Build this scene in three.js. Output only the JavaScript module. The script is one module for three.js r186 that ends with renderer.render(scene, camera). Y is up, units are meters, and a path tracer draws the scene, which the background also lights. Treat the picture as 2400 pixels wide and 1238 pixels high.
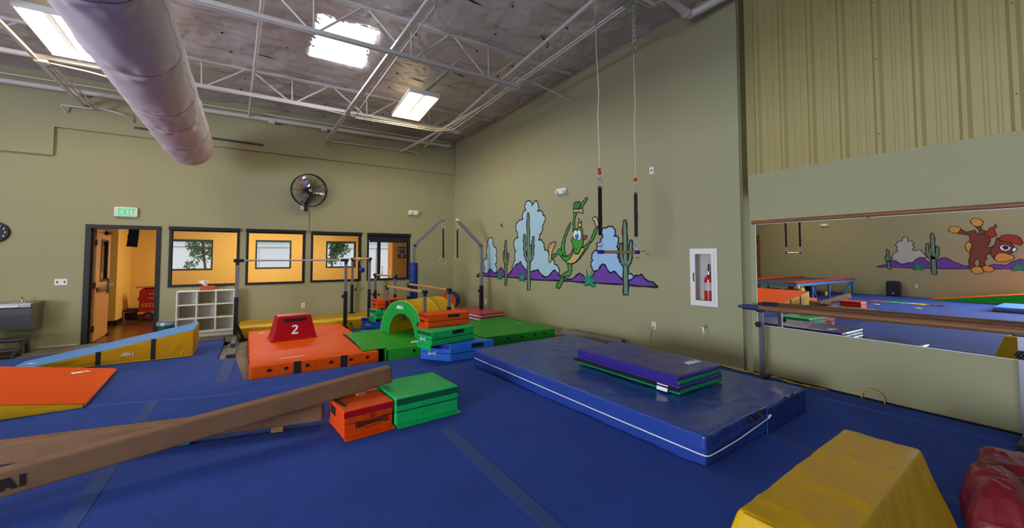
import * as THREE from 'three';
import { mergeGeometries, mergeVertices } from 'three/addons/utils/BufferGeometryUtils.js';
import { RoundedBoxGeometry } from 'three/addons/geometries/RoundedBoxGeometry.js';
import { TextGeometry } from 'three/addons/geometries/TextGeometry.js';
import { FontLoader } from 'three/addons/loaders/FontLoader.js';
import { RectAreaLightUniformsLib } from 'three/addons/lights/RectAreaLightUniformsLib.js';
import { createNoise2D, createNoise3D } from 'simplex-noise';

// ---------- camera, sky, sun, exposure ----------
const scene = new THREE.Scene();
const camera = new THREE.PerspectiveCamera(2 * Math.atan(619 / 935) * 180 / Math.PI, 2400 / 1238, 0.05, 200);
const YAW = 0.56405, TILT = 0.041687;
camera.position.set(0, 1.55, 0);
camera.lookAt(Math.sin(YAW) * Math.cos(TILT), 1.55 + Math.sin(TILT), -Math.cos(YAW) * Math.cos(TILT));
camera.setViewOffset(2400, 1238, 0, 58, 2400, 1238);          // lens shift: the picture is cropped below its optical centre
scene.add(camera);

const renderer = new THREE.WebGLRenderer({ antialias: true });
renderer.shadowMap.enabled = true;
renderer.shadowMap.type = THREE.PCFSoftShadowMap;
renderer.toneMapping = THREE.LinearToneMapping;
renderer.toneMappingExposure = 1.0;
RectAreaLightUniformsLib.init();

scene.background = new THREE.Color(0.80, 0.90, 1.0);           // bright hazy sky outside the windows
scene.backgroundIntensity = 1.3;
const sun = new THREE.DirectionalLight(0xfff4e4, 2.2);
sun.position.set(-14, 20, -6); sun.target.position.set(0, 0, -20);
sun.castShadow = true;
Object.assign(sun.shadow.camera, { left: -22, right: 22, top: 22, bottom: -22, near: 1, far: 70 });
sun.shadow.mapSize.set(2048, 2048);
scene.add(sun, sun.target);

const LAMP_WARM = new THREE.Color(1.0, 0.77, 0.32), SKYLIGHT_COLD = new THREE.Color(0.80, 0.88, 1.0);
const LAMP_POWER = 18, SKYLIGHT_POWER = 5, ADDED_DAYLIGHT_POWER = 25, LOBBY_POWER = 21;

// ---------- small helpers ----------
let seed = 20240611;
const rnd = () => { seed = (seed + 0x6d2b79f5) | 0; let t = Math.imul(seed ^ (seed >>> 15), 1 | seed); t = (t + Math.imul(t ^ (t >>> 7), 61 | t)) ^ t; return ((t ^ (t >>> 14)) >>> 0) / 4294967296; };
const R = (a, b) => a + (b - a) * rnd();
const n2 = createNoise2D(rnd), n3 = createNoise3D(rnd);
const V = (x, y, z) => new THREE.Vector3(x, y, z);
const font = await new FontLoader().loadAsync('fonts/droid/droid_sans_bold.typeface.json');

const taken = new Map();
function numbered(name) { const k = taken.get(name) ?? 0; taken.set(name, k + 1); return k ? `${name}_${String(k).padStart(3, '0')}` : name; }
function tag(o, label, category, group) { o.userData.label = label; o.userData.category = category; if (group) o.userData.group = group; return o; }
function thing(name, label, category, [x, y, z] = [0, 0, 0], turn = 0, group) {
  const o = new THREE.Group(); o.name = numbered(name); o.position.set(x, y, z); o.rotation.y = turn; scene.add(o);
  return tag(o, label, category, group);
}
function mesh(name, geo, mat, parent) {
  const list = (Array.isArray(geo) ? geo : [geo]).map((g) => (g.index ? g.toNonIndexed() : g));
  for (const g of list) for (const k of Object.keys(g.attributes)) if (!['position', 'normal', 'uv'].includes(k)) g.deleteAttribute(k);
  const g = list.length > 1 ? mergeGeometries(list) : list[0];
  if (mat.userData.metric) metricUV(g);
  const m = new THREE.Mesh(g, mat); m.castShadow = m.receiveShadow = true;
  m.name = parent ? name : numbered(name);
  (parent ?? scene).add(m);
  return m;
}
function struct(name, geo, mat) { const m = mesh(name, geo, mat); m.userData.kind = 'structure'; return m; }
function structGroup(name, pos = [0, 0, 0], turn = 0) { const o = new THREE.Group(); o.name = numbered(name); o.position.set(...pos); o.rotation.y = turn; o.userData.kind = 'structure'; scene.add(o); return o; }
function metricUV(g) {                                           // uv in metres, projected along each face's main axis
  const p = g.attributes.position, n = g.attributes.normal, uv = new Float32Array(p.count * 2);
  for (let i = 0; i < p.count; i += 3) {
    let ax = 0, ay = 0, az = 0;
    for (let k = 0; k < 3; k++) { ax += n.getX(i + k); ay += n.getY(i + k); az += n.getZ(i + k); }
    ax = Math.abs(ax); ay = Math.abs(ay); az = Math.abs(az);
    for (let k = 0; k < 3; k++) {
      const x = p.getX(i + k), y = p.getY(i + k), z = p.getZ(i + k);
      const [u, v] = ax >= ay && ax >= az ? [z, y] : ay >= az ? [x, z] : [x, y];
      uv[(i + k) * 2] = u; uv[(i + k) * 2 + 1] = v;
    }
  }
  g.setAttribute('uv', new THREE.BufferAttribute(uv, 2));
}
// geometry makers; every one returns a geometry already put in its place
const place = (g, x = 0, y = 0, z = 0, rx = 0, ry = 0, rz = 0) => { if (rx) g.rotateX(rx); if (rz) g.rotateZ(rz); if (ry) g.rotateY(ry); return g.translate(x, y, z); };
const bx = (w, h, d, x = 0, y = 0, z = 0, rx = 0, ry = 0, rz = 0) => place(new THREE.BoxGeometry(w, h, d), x, y, z, rx, ry, rz);
const rb = (w, h, d, r, x = 0, y = 0, z = 0, rx = 0, ry = 0, rz = 0) => place(new RoundedBoxGeometry(w, h, d, 2, Math.min(r, w / 2.01, h / 2.01, d / 2.01)), x, y, z, rx, ry, rz);
const span = (x0, x1, y0, y1, z0, z1) => bx(x1 - x0, y1 - y0, z1 - z0, (x0 + x1) / 2, (y0 + y1) / 2, (z0 + z1) / 2);
const cy = (r0, r1, h, x = 0, y = 0, z = 0, rx = 0, ry = 0, rz = 0, n = 20) => place(new THREE.CylinderGeometry(r0, r1, h, n), x, y, z, rx, ry, rz);
function rod(a, b, r, n = 12, r2 = r) {
  const A = V(...a), d = V(...b).sub(A), L = d.length(), g = new THREE.CylinderGeometry(r2, r, L, n);
  return g.applyQuaternion(new THREE.Quaternion().setFromUnitVectors(V(0, 1, 0), d.normalize())).translate(A.x + d.x * L / 2, A.y + d.y * L / 2, A.z + d.z * L / 2);
}
function bar(a, b, w, h, up = [0, 1, 0]) {                       // a square bar from a to b
  const A = V(...a), B = V(...b), d = B.clone().sub(A), L = d.length(); d.normalize();
  const x = V(...up).cross(d).normalize(), y = d.clone().cross(x);
  return new THREE.BoxGeometry(w, h, L).applyMatrix4(new THREE.Matrix4().makeBasis(x, y, d).setPosition(A.add(B).multiplyScalar(0.5)));
}
function tube(pts, r, n = 40, k = 10, closed = false, tension = 0.5) {
  return new THREE.TubeGeometry(new THREE.CatmullRomCurve3(pts.map((p) => V(...p)), closed, 'catmullrom', tension), n, r, k, closed);
}
function bent(pts, r, bend = 0.05, k = 10) {                     // straight pipe runs with rounded corners
  const P = pts.map((p) => V(...p)), c = new THREE.CurvePath();
  let from = P[0];
  for (let i = 1; i < P.length - 1; i++) {
    const a = P[i].clone().add(P[i - 1].clone().sub(P[i]).setLength(bend)), b = P[i].clone().add(P[i + 1].clone().sub(P[i]).setLength(bend));
    c.add(new THREE.LineCurve3(from, a)); c.add(new THREE.QuadraticBezierCurve3(a, P[i], b)); from = b;
  }
  c.add(new THREE.LineCurve3(from, P[P.length - 1]));
  return mergeGeometries(c.curves.map((q) => new THREE.TubeGeometry(q, q.isLineCurve3 ? 1 : 8, r, k, false)));
}
const lathe = (pts, n = 32) => new THREE.LatheGeometry(pts.map(([a, b]) => new THREE.Vector2(a, b)), n);
function extr(pts, depth, bevel = 0) {
  const s = new THREE.Shape(pts.map(([x, y]) => new THREE.Vector2(x, y)));
  return new THREE.ExtrudeGeometry(s, { depth, bevelEnabled: bevel > 0, bevelThickness: bevel, bevelSize: bevel, bevelOffset: -bevel, bevelSegments: 2, curveSegments: 12 });
}
// A padded foam block: rounded edges, sagging cover, creases; warp(v) reshapes it (wedges, trapezoids).
function pad(w, h, d, o = {}) {
  const { r = 0.018, s = 0.07, amp = 0.003, freq = 4, warp, puff = 0, crease = 0, cdir = [1, 0, 0], cf = 9, id = 0 } = o;
  const half = [w / 2, h / 2, d / 2];
  const tables = half.map((a) => {
    const rr = Math.min(r, a * 0.9), m = Math.max(2, Math.min(56, Math.ceil(2 * (a - rr) / s)));
    const t = [-a, -a + rr * 0.3]; for (let i = 0; i <= m; i++) t.push(-a + rr + (2 * (a - rr) * i) / m); t.push(a - rr * 0.3, a); return t;
  });
  const [nx, ny, nz] = tables.map((t) => t.length - 1);
  let g = new THREE.BoxGeometry(2, 2, 2, nx, ny, nz); const p = g.attributes.position, v = V(0, 0, 0), c = V(0, 0, 0), q = V(0, 0, 0);
  const look = (t, u) => t[Math.round((u + 1) / 2 * (t.length - 1))];
  const dirn = V(...cdir).normalize();
  for (let i = 0; i < p.count; i++) {
    v.set(look(tables[0], p.getX(i)), look(tables[1], p.getY(i)), look(tables[2], p.getZ(i)));
    c.set(...half.map((a, k) => { const rr = Math.min(r, a * 0.9); return Math.max(-a + rr, Math.min(a - rr, v.getComponent(k))); }));
    q.copy(v).sub(c); const L = q.length();
    if (L > 1e-6) { const rr = Math.min(r, ...half.map((a) => a * 0.9)); v.copy(c).addScaledVector(q, rr / L); q.divideScalar(L); }
    let off = amp * n3(v.x * freq + id * 7.3, v.y * freq, v.z * freq) + amp * 0.5 * n3(v.x * freq * 2.7, v.y * freq * 2.7 + id, v.z * freq * 2.7);
    if (crease) {
      const along = v.dot(dirn), a = V(v.x, v.y, v.z).addScaledVector(dirn, -along * 0.82);
      const k = 1 - Math.abs(n3(a.x * cf + id, a.y * cf, a.z * cf)); off += crease * (Math.pow(k, 6) - 0.2) * (0.5 + 0.5 * n3(v.x * 2 + id, v.y * 2, v.z * 2));
    }
    if (puff) { const e = [0, 1, 2].map((k) => Math.abs(q.getComponent(k)) > 0.7 ? 1 : 1 - (v.getComponent(k) / half[k]) ** 2); off += puff * e[0] * e[1] * e[2]; }
    v.addScaledVector(q, off);
    if (warp) warp(v);
    p.setXYZ(i, v.x, v.y, v.z);
  }
  g.deleteAttribute('normal'); g.deleteAttribute('uv'); g = mergeVertices(g, 1e-5); g.computeVertexNormals();
  g = g.toNonIndexed(); g.setAttribute('uv', new THREE.BufferAttribute(new Float32Array(g.attributes.position.count * 2), 2)); metricUV(g);
  return g;
}
function lettering(text, size, depth = 0.002, skew = 0) {        // centred on its place, facing +z
  const g = new TextGeometry(text, { font, size, depth, curveSegments: 4, bevelEnabled: false });
  g.computeBoundingBox(); const b = g.boundingBox; g.translate(-(b.min.x + b.max.x) / 2, -(b.min.y + b.max.y) / 2, 0);
  if (skew) { const p = g.attributes.position; for (let i = 0; i < p.count; i++) p.setX(i, p.getX(i) + p.getY(i) * skew); }
  return g;
}
function flaredLettering(text, size, flare = 0.9) {              // letters grow taller towards both ends
  const g = lettering(text, size); g.computeBoundingBox(); const hw = g.boundingBox.max.x, p = g.attributes.position;
  for (let i = 0; i < p.count; i++) { const u = p.getX(i) / hw; p.setY(i, p.getY(i) * (0.75 + flare * u * u) + 0.05 * size * u); }
  return g;
}
function emblem(h, depth = 0.002) {                              // the maker's slanted mark: two letters A joined by a wedge, then an I
  const S = (pts, hole) => { const q = (l) => l.map(([x, y]) => new THREE.Vector2(x, y)), s = new THREE.Shape(q(pts)); if (hole) s.holes.push(new THREE.Path(q(hole))); return new THREE.ExtrudeGeometry(s, { depth: depth / h, bevelEnabled: false }); };
  const g = mergeGeometries([
    S([[0, 0], [0.33, 0], [0.42, 0.2], [0.74, 0.2], [0.82, 0], [1.15, 0], [0.78, 1], [0.5, 1]], [[0.5, 0.38], [0.6, 0.66], [0.68, 0.38]]), S([[0.86, 1], [1.22, 0.04], [1.25, 0.04], [1.61, 1]]),
    S([[1.32, 0], [1.62, 0], [1.68, 0.2], [1.98, 0.2], [2.05, 0], [2.38, 0], [1.98, 1], [1.69, 1]], [[1.74, 0.38], [1.84, 0.66], [1.92, 0.38]]), S([[2.5, 0], [2.8, 0], [2.86, 1], [2.56, 1]])]);
  return g.translate(-1.42, -0.5, 0).scale(h, h, h);
}
const put = (m, x, y, z, rx = 0, ry = 0, rz = 0) => { m.position.set(x, y, z); m.rotation.set(rx, ry, rz); return m; };
// ---------- procedural materials ----------
const hash = (x, y, s) => { let h = Math.imul(x, 374761393) ^ Math.imul(y, 668265263) ^ Math.imul(s, 1274126177); h = Math.imul(h ^ (h >>> 13), 1274126177); return ((h ^ (h >>> 16)) >>> 0) / 4294967296; };
function tiled(u, v, n, s) {                                     // value noise that repeats over 0..1, n cells a side
  const x = u * n, y = v * n, i = Math.floor(x), j = Math.floor(y), a = x - i, b = y - j, f = a * a * (3 - 2 * a), g = b * b * (3 - 2 * b), W = (q) => ((q % n) + n) % n;
  const l = (p, q, t) => p + (q - p) * t;
  return l(l(hash(W(i), W(j), s), hash(W(i + 1), W(j), s), f), l(hash(W(i), W(j + 1), s), hash(W(i + 1), W(j + 1), s), f), g);
}
function texture(size, fn, metres, color = false) {              // fn(u, v) -> 0..1 or [r, g, b] in sRGB 0..1; one repeat covers the given metres
  const data = new Uint8Array(size * size * 4);
  for (let y = 0; y < size; y++) for (let x = 0; x < size; x++) {
    const c = fn(x / size, y / size), o = (y * size + x) * 4, q = Array.isArray(c) ? c : [c, c, c];
    for (let k = 0; k < 3; k++) data[o + k] = Math.max(0, Math.min(255, Math.round(q[k] * 255)));
    data[o + 3] = 255;
  }
  const t = new THREE.DataTexture(data, size, size); t.wrapS = t.wrapT = THREE.RepeatWrapping; t.magFilter = THREE.LinearFilter; t.minFilter = THREE.LinearMipmapLinearFilter; t.generateMipmaps = true;
  t.repeat.set(1 / (metres[0] ?? metres), 1 / (metres[1] ?? metres)); if (color) t.colorSpace = THREE.SRGBColorSpace; t.needsUpdate = true; return t;
}
const fbm = (u, v, n, s, oct = 4) => { let a = 0, w = 0.5; for (let k = 0; k < oct; k++) { a += w * tiled(u, v, n << k, s + k); w /= 2; } return a / (1 - 0.5 ** oct); };
const tx = {
  peel: texture(256, (u, v) => fbm(u, v, 24, 3, 3), 0.6),
  wrinkle: texture(512, (u, v) => { const a = 1 - Math.abs(2 * fbm(u, v * 0 + v, 5, 11, 4) - 1), b = 1 - Math.abs(2 * fbm((u + 0.4 * v) % 1, v, 7, 21, 3) - 1); return 0.55 * a ** 7 + 0.3 * b ** 9 + 0.15 * fbm(u, v, 40, 5, 2); }, 1.1),
  foil: texture(512, (u, v) => { const w = 0.06 * (tiled(u, v, 4, 77) - 0.5), a = 1 - Math.abs(2 * fbm((u + w + 1) % 1, v, 4, 31, 3) - 1), b = 1 - Math.abs(2 * tiled(u, (v + 2 * w + 1) % 1, 9, 41) - 1); return 0.75 * a ** 3 + 0.25 * b ** 4; }, [2.6, 1.9]),
  carpetBump: texture(512, (u, v) => 0.5 * tiled(u, v, 256, 7) + 0.5 * tiled(u, v, 120, 9), 0.5),
  carpetColor: texture(512, (u, v) => { const k = 0.86 + 0.16 * fbm(u, v, 6, 61, 4) + 0.1 * (tiled(u, v, 200, 8) - 0.5); return [k, k, k]; }, 2.4, true),
  concrete: texture(512, (u, v) => { const k = 0.62 + 0.5 * (fbm(u, v, 5, 71, 5) - 0.5); return [k, k * 0.97, k * 0.9]; }, 1.6, true),
  suede: texture(256, (u, v) => { const k = 0.86 + 0.2 * (fbm(u, v, 4, 81, 4) - 0.4) + 0.06 * tiled(u, v, 128, 82); return [k, k, k]; }, 0.7, true),
  grain: texture(512, (u, v) => { const k = fbm(u, v, 4, 91, 3), l = tiled(u, v, 64, 93) * 0.3 + tiled((u * 1), (v * 1), 128, 95) * 0.2; const s = 0.5 + 0.5 * Math.sin((v * 8 + k * 1.6) * 6.283); const q = 0.8 + 0.14 * s + 0.12 * (l - 0.25); return [q, q * 0.97, q * 0.93]; }, [1.4, 0.35], true),
  planks: texture(512, (u, v) => { const k = fbm(u, v, 4, 101, 4), q = 0.55 + 0.5 * k + 0.1 * tiled(u, v, 90, 103); return [q, q * 0.8, q * 0.6]; }, 1.5, true),
  fold: texture(512, (u, v) => { const w = 0.08 * (tiled(u, v, 3, 177) - 0.5), a = 1 - Math.abs(2 * tiled((u + w + 1) % 1, (v + 0.6 * w + 1) % 1, 5, 131) - 1), b = 1 - Math.abs(2 * tiled(u, (v + w + 1) % 1, 8, 141) - 1); return 0.7 * a ** 4 + 0.3 * b ** 5; }, [1.9, 1.3]),
  doorGrain: texture(512, (u, v) => { const k = fbm(u, v, 3, 191, 3), s = 0.5 + 0.5 * Math.sin((u * 7 + k * 2.2) * 6.283), q = 0.88 + 0.07 * s + 0.08 * (tiled(u, v, 90, 193) - 0.5); return [q, q * 0.97, q * 0.93]; }, [0.9, 2.2], true),
  cloth: texture(256, (u, v) => 0.5 + 0.25 * Math.sin(u * 6.283 * 64) + 0.25 * Math.sin(v * 6.283 * 64), 0.12),
};
function std(color, roughness = 0.6, extra = {}) {
  const m = new THREE.MeshPhysicalMaterial({ color, roughness, ...extra }); if (m.map || m.bumpMap || m.roughnessMap) m.userData.metric = true; return m;
}
const vinyl = (color, rough = 0.45, bump = 0.003, spec = 0.45) => std(color, rough, { bumpMap: tx.wrinkle, bumpScale: bump, specularIntensity: spec });
const gloss = (color, rough, bump = 0.006) => std(color, rough, { bumpMap: tx.fold, bumpScale: bump, specularIntensity: 0.9 });
const mt = {
  wall: std('#a29f79', 0.75, { bumpMap: tx.peel, bumpScale: 0.0012 }),
  metalWallLampTint: std('#a89b62', 0.5),  // yellowed: the warm lamp light is put into the panel colour
  carpet: std('#1d4298', 0.95, { map: tx.carpetColor, bumpMap: tx.carpetBump, bumpScale: 0.002 }),
  tape: std('#2b4680', 0.85), carpetRidge: std('#24499c', 0.9),
  concrete: std('#b8ad96', 0.6, { map: tx.concrete }),
  foil: std('#c4bcba', 0.27, { metalness: 0.2, bumpMap: tx.foil, bumpScale: 0.018 }),
  white: std('#e9e6e0', 0.5), offwhite: std('#cfcac0', 0.55), steelPaint: std('#d3cbc3', 0.45), lightPaint: std('#dedbd2', 0.5),
  galv: std('#aab0b2', 0.38, { metalness: 0.75 }), chrome: std('#d8d9dc', 0.16, { metalness: 1 }), alu: std('#b9bac4', 0.38, { metalness: 0.6 }), stainless: std('#9a948a', 0.3, { metalness: 0.85 }),
  blackMetal: std('#1b1b22', 0.45), blackFrame: std('#151419', 0.5), blackPlastic: std('#16161a', 0.4), rubber: std('#1c1c1f', 0.7), blackStrap: std('#131318', 0.75, { bumpMap: tx.cloth, bumpScale: 0.0008 }),
  blackVelcro: std('#15120f', 0.95), darkPlastic: std('#36363c', 0.5),
  yellow: vinyl('#d1a30a'), yellowDeep: vinyl('#cb9205'), orange: vinyl('#e05206', 0.5, 0.0025, 0.28), orangeBlock: vinyl('#de4a08', 0.42), redBand: vinyl('#b3101a'), red: vinyl('#a80f1b', 0.33), redPad: vinyl('#c3342c', 0.4), rose: vinyl('#c24253', 0.35),
  redBag: gloss('#74101d', 0.42, 0.008),
  green: vinyl('#2a9a2b', 0.45), greenBlock: vinyl('#17b25c', 0.4), greenDark: vinyl('#0d5a3a', 0.5), greenArch: vinyl('#1fa044', 0.42), teal: vinyl('#1aa070', 0.42), tealFoot: std('#1d7f80', 0.6),
  blueBlock: vinyl('#2d6fd0', 0.4), blueBand: vinyl('#2a2a9c', 0.5), blueTop: vinyl('#5c97e0', 0.42), bigBlue: gloss('#24397f', 0.28), bigBlueTop: gloss('#2a4390', 0.27), purple: gloss('#342a84', 0.28, 0.004), purpleMat: vinyl('#4c2f6b', 0.5), panelGreen: vinyl('#0f8a55', 0.35),
  postBlue: vinyl('#1e3a80', 0.5), barrelBlue: vinyl('#243f86', 0.5),
  piping: std('#e6e2e4', 0.5), whiteInk: std('#eef0f2', 0.55), blackInk: std('#120f12', 0.6),
  suede: std('#8a6446', 0.9, { map: tx.suede }), woodBar: std('#d2a365', 0.5, { map: tx.grain }), woodRail: std('#9a6a42', 0.5, { map: tx.grain }), woodDoor: std('#d99c58', 0.45, { map: tx.doorGrain }), woodBlock: std('#b28a5a', 0.6, { map: tx.grain }), ringWood: std('#c59a55', 0.45),
  duct: std('#d8ccc8', 0.62, { bumpMap: tx.cloth, bumpScale: 0.0006 }), stitching: std('#ded9d2', 0.6),
  lobbyWall: std('#e6b250', 0.8), lobbyFloor: std('#6f472c', 0.25, { map: tx.planks }), lobbyPanel: std('#c68a35', 0.75),
  glass: std('#ffffff', 0.02, { transmission: 1, thickness: 0, ior: 1.45 }), mirror: std('#f2f4f4', 0.0, { metalness: 1 }),
  chain: std('#d9d3bd', 0.35, { metalness: 0.35 }), rope: std('#cfc6ae', 0.85), orangeCord: std('#d8451b', 0.7), yellowCord: std('#d9b01c', 0.6), bag: std('#cfe0ea', 0.25, { transmission: 0.55, thickness: 0 }), tissue: std('#f2f2f2', 0.9), binGreen: std('#0f5a55', 0.5),
  lampGlow: new THREE.MeshStandardMaterial({ color: '#ffffff', emissive: LAMP_WARM.clone().lerp(new THREE.Color(1, 1, 1), 0.75), emissiveIntensity: 9, roughness: 0.5 }),
  addedDayGlow: new THREE.MeshStandardMaterial({ color: '#ffffff', emissive: new THREE.Color(0.86, 0.93, 1.0), emissiveIntensity: 3, roughness: 0.6 }),  // glow for the panes of the added left-wall door
  skyGlow: new THREE.MeshStandardMaterial({ color: '#ffffff', emissive: new THREE.Color(0.9, 0.93, 1.0), emissiveIntensity: 9, roughness: 0.5 }),
  exitGlow: new THREE.MeshStandardMaterial({ color: '#067a38', emissive: new THREE.Color(0.0, 0.62, 0.2), emissiveIntensity: 1.0, roughness: 0.5 }),
};
// ---------- the room ----------
const ZB = -10.302, ZF = 5.0, XL = -9.7, ceilY = (z) => 4.76 + 0.1 * (z + 10.3);
struct('floor', span(-9.9, 6.4, -0.25, -0.05, -10.42, ZF + 0.2), mt.concrete);
{ // foam floor under blue carpet; a pit for the mats is left open at the back
  const out = [[-9.66, 4.96], [5.58, 4.96], [5.58, -2.95], [5.12, -6.03], [-0.13, -6.03], [-0.27, -7.42], [-0.5, -7.44], [-0.5, -9.25], [-2.6, -9.32], [-3.3, -9.09], [-9.66, -9.09]];
  const g = extr(out.map(([x, z]) => [x, -z]), 0.046); g.rotateX(-Math.PI / 2); g.translate(0, -0.046, 0);
  const c = struct('carpet_floor', g, mt.carpet);
  const strip = (pts, w) => { const gs = []; for (let i = 0; i + 1 < pts.length; i++) gs.push(bar([pts[i][0], 0.0006, pts[i][1]], [pts[i + 1][0], 0.0006, pts[i + 1][1]], w, 0.0024)); return gs; };
  for (const [pts, w] of [[[[1.45, -3.4], [1.455, 3.5]], 0.11], [[[-0.92, -5.7], [-0.9, -4.2], [-0.86, 1]], 0.1], [[[-0.34, -7.4], [-0.36, -6.05]], 0.14], [[[-0.43, -5.86], [1.5, -5.86]], 0.05], [[[3.76, -1.86], [3.78, 1.5]], 0.1], [[[-1.6, -7.1], [-0.5, -7.3]], 0.03]]) mesh('seam_tape', strip(pts, w), mt.tape, c);
  for (const pts of [[[-2.6, -6.25], [-0.6, -5.62], [0.5, -5.42], [2.4, -5.3]], [[5.25, -2.6], [5.25, 2.5]]]) { const q = tube(pts.map(([x, z]) => [x, 0, z]), 0.03, 30, 8); q.scale(1, 0.22, 1); mesh('carpet_ridge', q, mt.carpetRidge, c); }
  struct('pit_carpet', span(1.62, 2.6, -0.05, -0.03, -9.12, -7.0), mt.carpet);
}
function slab(outline, holes, depth) {
  const s = new THREE.Shape(outline.map(([x, y]) => new THREE.Vector2(x, y)));
  for (const [x0, x1, y0, y1] of holes) s.holes.push(new THREE.Path([[x0, y0], [x0, y1], [x1, y1], [x1, y0]].map(([x, y]) => new THREE.Vector2(x, y))));
  return new THREE.ExtrudeGeometry(s, { depth, bevelEnabled: false });
}
const DOOR = [-2.64, -1.69, -0.05, 2.08], WINS = [[-1.47, -0.41, 0.97, 2.08], [-0.2, 0.84, 0.97, 2.08], [1.05, 2.07, 0.98, 2.07], [2.3, 3.29, 0.98, 2.07]];
{
  const back = slab([[-9.85, -0.06], [4.75, -0.06], [4.75, 4.95], [-9.85, 4.95]], [DOOR, ...WINS], 0.12); back.translate(0, 0, ZB - 0.12);
  struct('wall_back', back, mt.wall);
  const band = slab([[-9.7, 3.335], [-3.13, 3.335], [-3.13, 3.845], [4.6, 3.825], [4.6, 4.9], [-9.7, 4.9]], [], 0.05); band.translate(0, 0, ZB);
  struct('wall_back_upper', band, mt.wall);
  struct('baseboard_back', [span(-9.7, -2.72, -0.05, -0.025, ZB, ZB + 0.008), span(-1.6, 4.55, -0.05, -0.025, ZB, ZB + 0.008)], mt.offwhite);
  // the painted wall runs slightly askew, from the back corner towards the mirror
  const W = slab([[0, -0.06], [7.368, -0.06], [7.368, ceilY(-3.02) + 0.1], [0, ceilY(-10.3) + 0.1]], [[6.69, 7.0, 0.84, 1.62]], 0.45); W.translate(0, 0, -0.45);
  const wm = struct('wall_mural', W, mt.wall); wm.position.set(4.606, 0, -10.302); wm.rotation.y = -1.41764;
  const b2 = struct('baseboard_mural', span(0.02, 7.36, -0.05, -0.02, 0, 0.008), mt.offwhite); b2.position.copy(wm.position); b2.rotation.y = wm.rotation.y;
  struct('column', span(5.735, 6.1, -0.05, 5.6, -3.018, -2.985), std('#77724c', 0.6));
  struct('wall_mirror', [span(5.66, 5.8, -0.05, 2.66, -2.86, ZF)], mt.wall);
  struct('baseboard_mirror', span(5.648, 5.66, -0.05, 0.0, -2.86, ZF), mt.blackFrame);
  // ribbed metal panels above it
  const cg = structGroup('wall_metal'), X0 = 5.84;
  const rib = [[0, 0], [0.028, -0.034], [0.062, -0.034], [0.09, 0], [0.16, 0], [0.172, -0.007], [0.19, -0.007], [0.202, 0], [0.24, 0], [0.252, -0.007], [0.27, -0.007], [0.282, 0], [0.32, 0]];
  for (let k = 0; k < 26; k++) {
    const z0 = -2.84 + k * 0.32; if (z0 > ZF - 0.1) break;
    const s = new THREE.Shape([...rib.map(([a, b]) => new THREE.Vector2(a, b)), new THREE.Vector2(0.32, 0.02), new THREE.Vector2(0, 0.02)]);
    const g = new THREE.ExtrudeGeometry(s, { depth: 4.2, bevelEnabled: false }); g.rotateX(-Math.PI / 2);      // profile (a, b) -> x = a, z = -b, y up
    g.rotateY(-Math.PI / 2); g.translate(X0, 2.5, z0 - 0.01);
    const m = mesh('ribbed_panel', g, mt.metalWallLampTint, cg);
    if (k < 9) for (const [dy, on] of [[0.25, k % 3 === 1], [1.1, k % 3 === 1], [1.75, k % 3 === 1], [2.35, k < 4], [2.45, k < 4]]) if (on) mesh('screw', cy(0.006, 0.006, 0.006, X0 - 0.036, 2.5 + dy + k * 0.04, z0 + 0.035, 0, 0, Math.PI / 2, 8), mt.blackMetal, m);
  }
  mesh('panel_backing', span(5.88, 6.0, 2.4, 6.7, -3.0, ZF), mt.metalWallLampTint, cg);
  { // glazed door added unseen in the left wall to light the right-hand walls
    const g = slab([[-ZF - 0.1, -0.06], [10.42, -0.06], [10.42, 6.5], [-ZF - 0.1, 6.5]], [[-3.5, 1.5, 0.02, 3.0]], 0.15); g.rotateY(Math.PI / 2); g.translate(XL - 0.15, 0, 0); struct('wall_left', g, mt.wall);
    const d = structGroup('door_3', [XL - 0.1, 0, 1.0]);
    for (let i = 0; i < 4; i++) for (let j = 0; j < 5; j++) mesh('added_glow_pane', bx(0.01, 0.54, 1.18, 0, 0.32 + j * 0.596, -1.875 + i * 1.25), mt.addedDayGlow, d);
    for (let j = 0; j <= 5; j++) mesh('added_door_rail', bx(0.05, 0.06, 5.0, 0.01, 0.05 + j * 0.587, 0), mt.alu, d);
    for (let i = 0; i <= 4; i++) mesh('added_door_stile', bx(0.05, 2.94, 0.06, 0.012, 1.51, -2.47 + i * 1.235), mt.alu, d);
    const l = new THREE.RectAreaLight(new THREE.Color(0.85, 0.95, 1.16), ADDED_DAYLIGHT_POWER, 4.9, 2.9); l.position.set(XL - 0.05, 1.51, 1.0); l.rotation.y = -Math.PI / 2; l.castShadow = true; scene.add(l);  // cool area light belonging to the added door
  }
  struct('wall_front', span(XL - 0.15, 6.1, -0.06, 6.6, ZF, ZF + 0.15), mt.wall);
}
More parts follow.
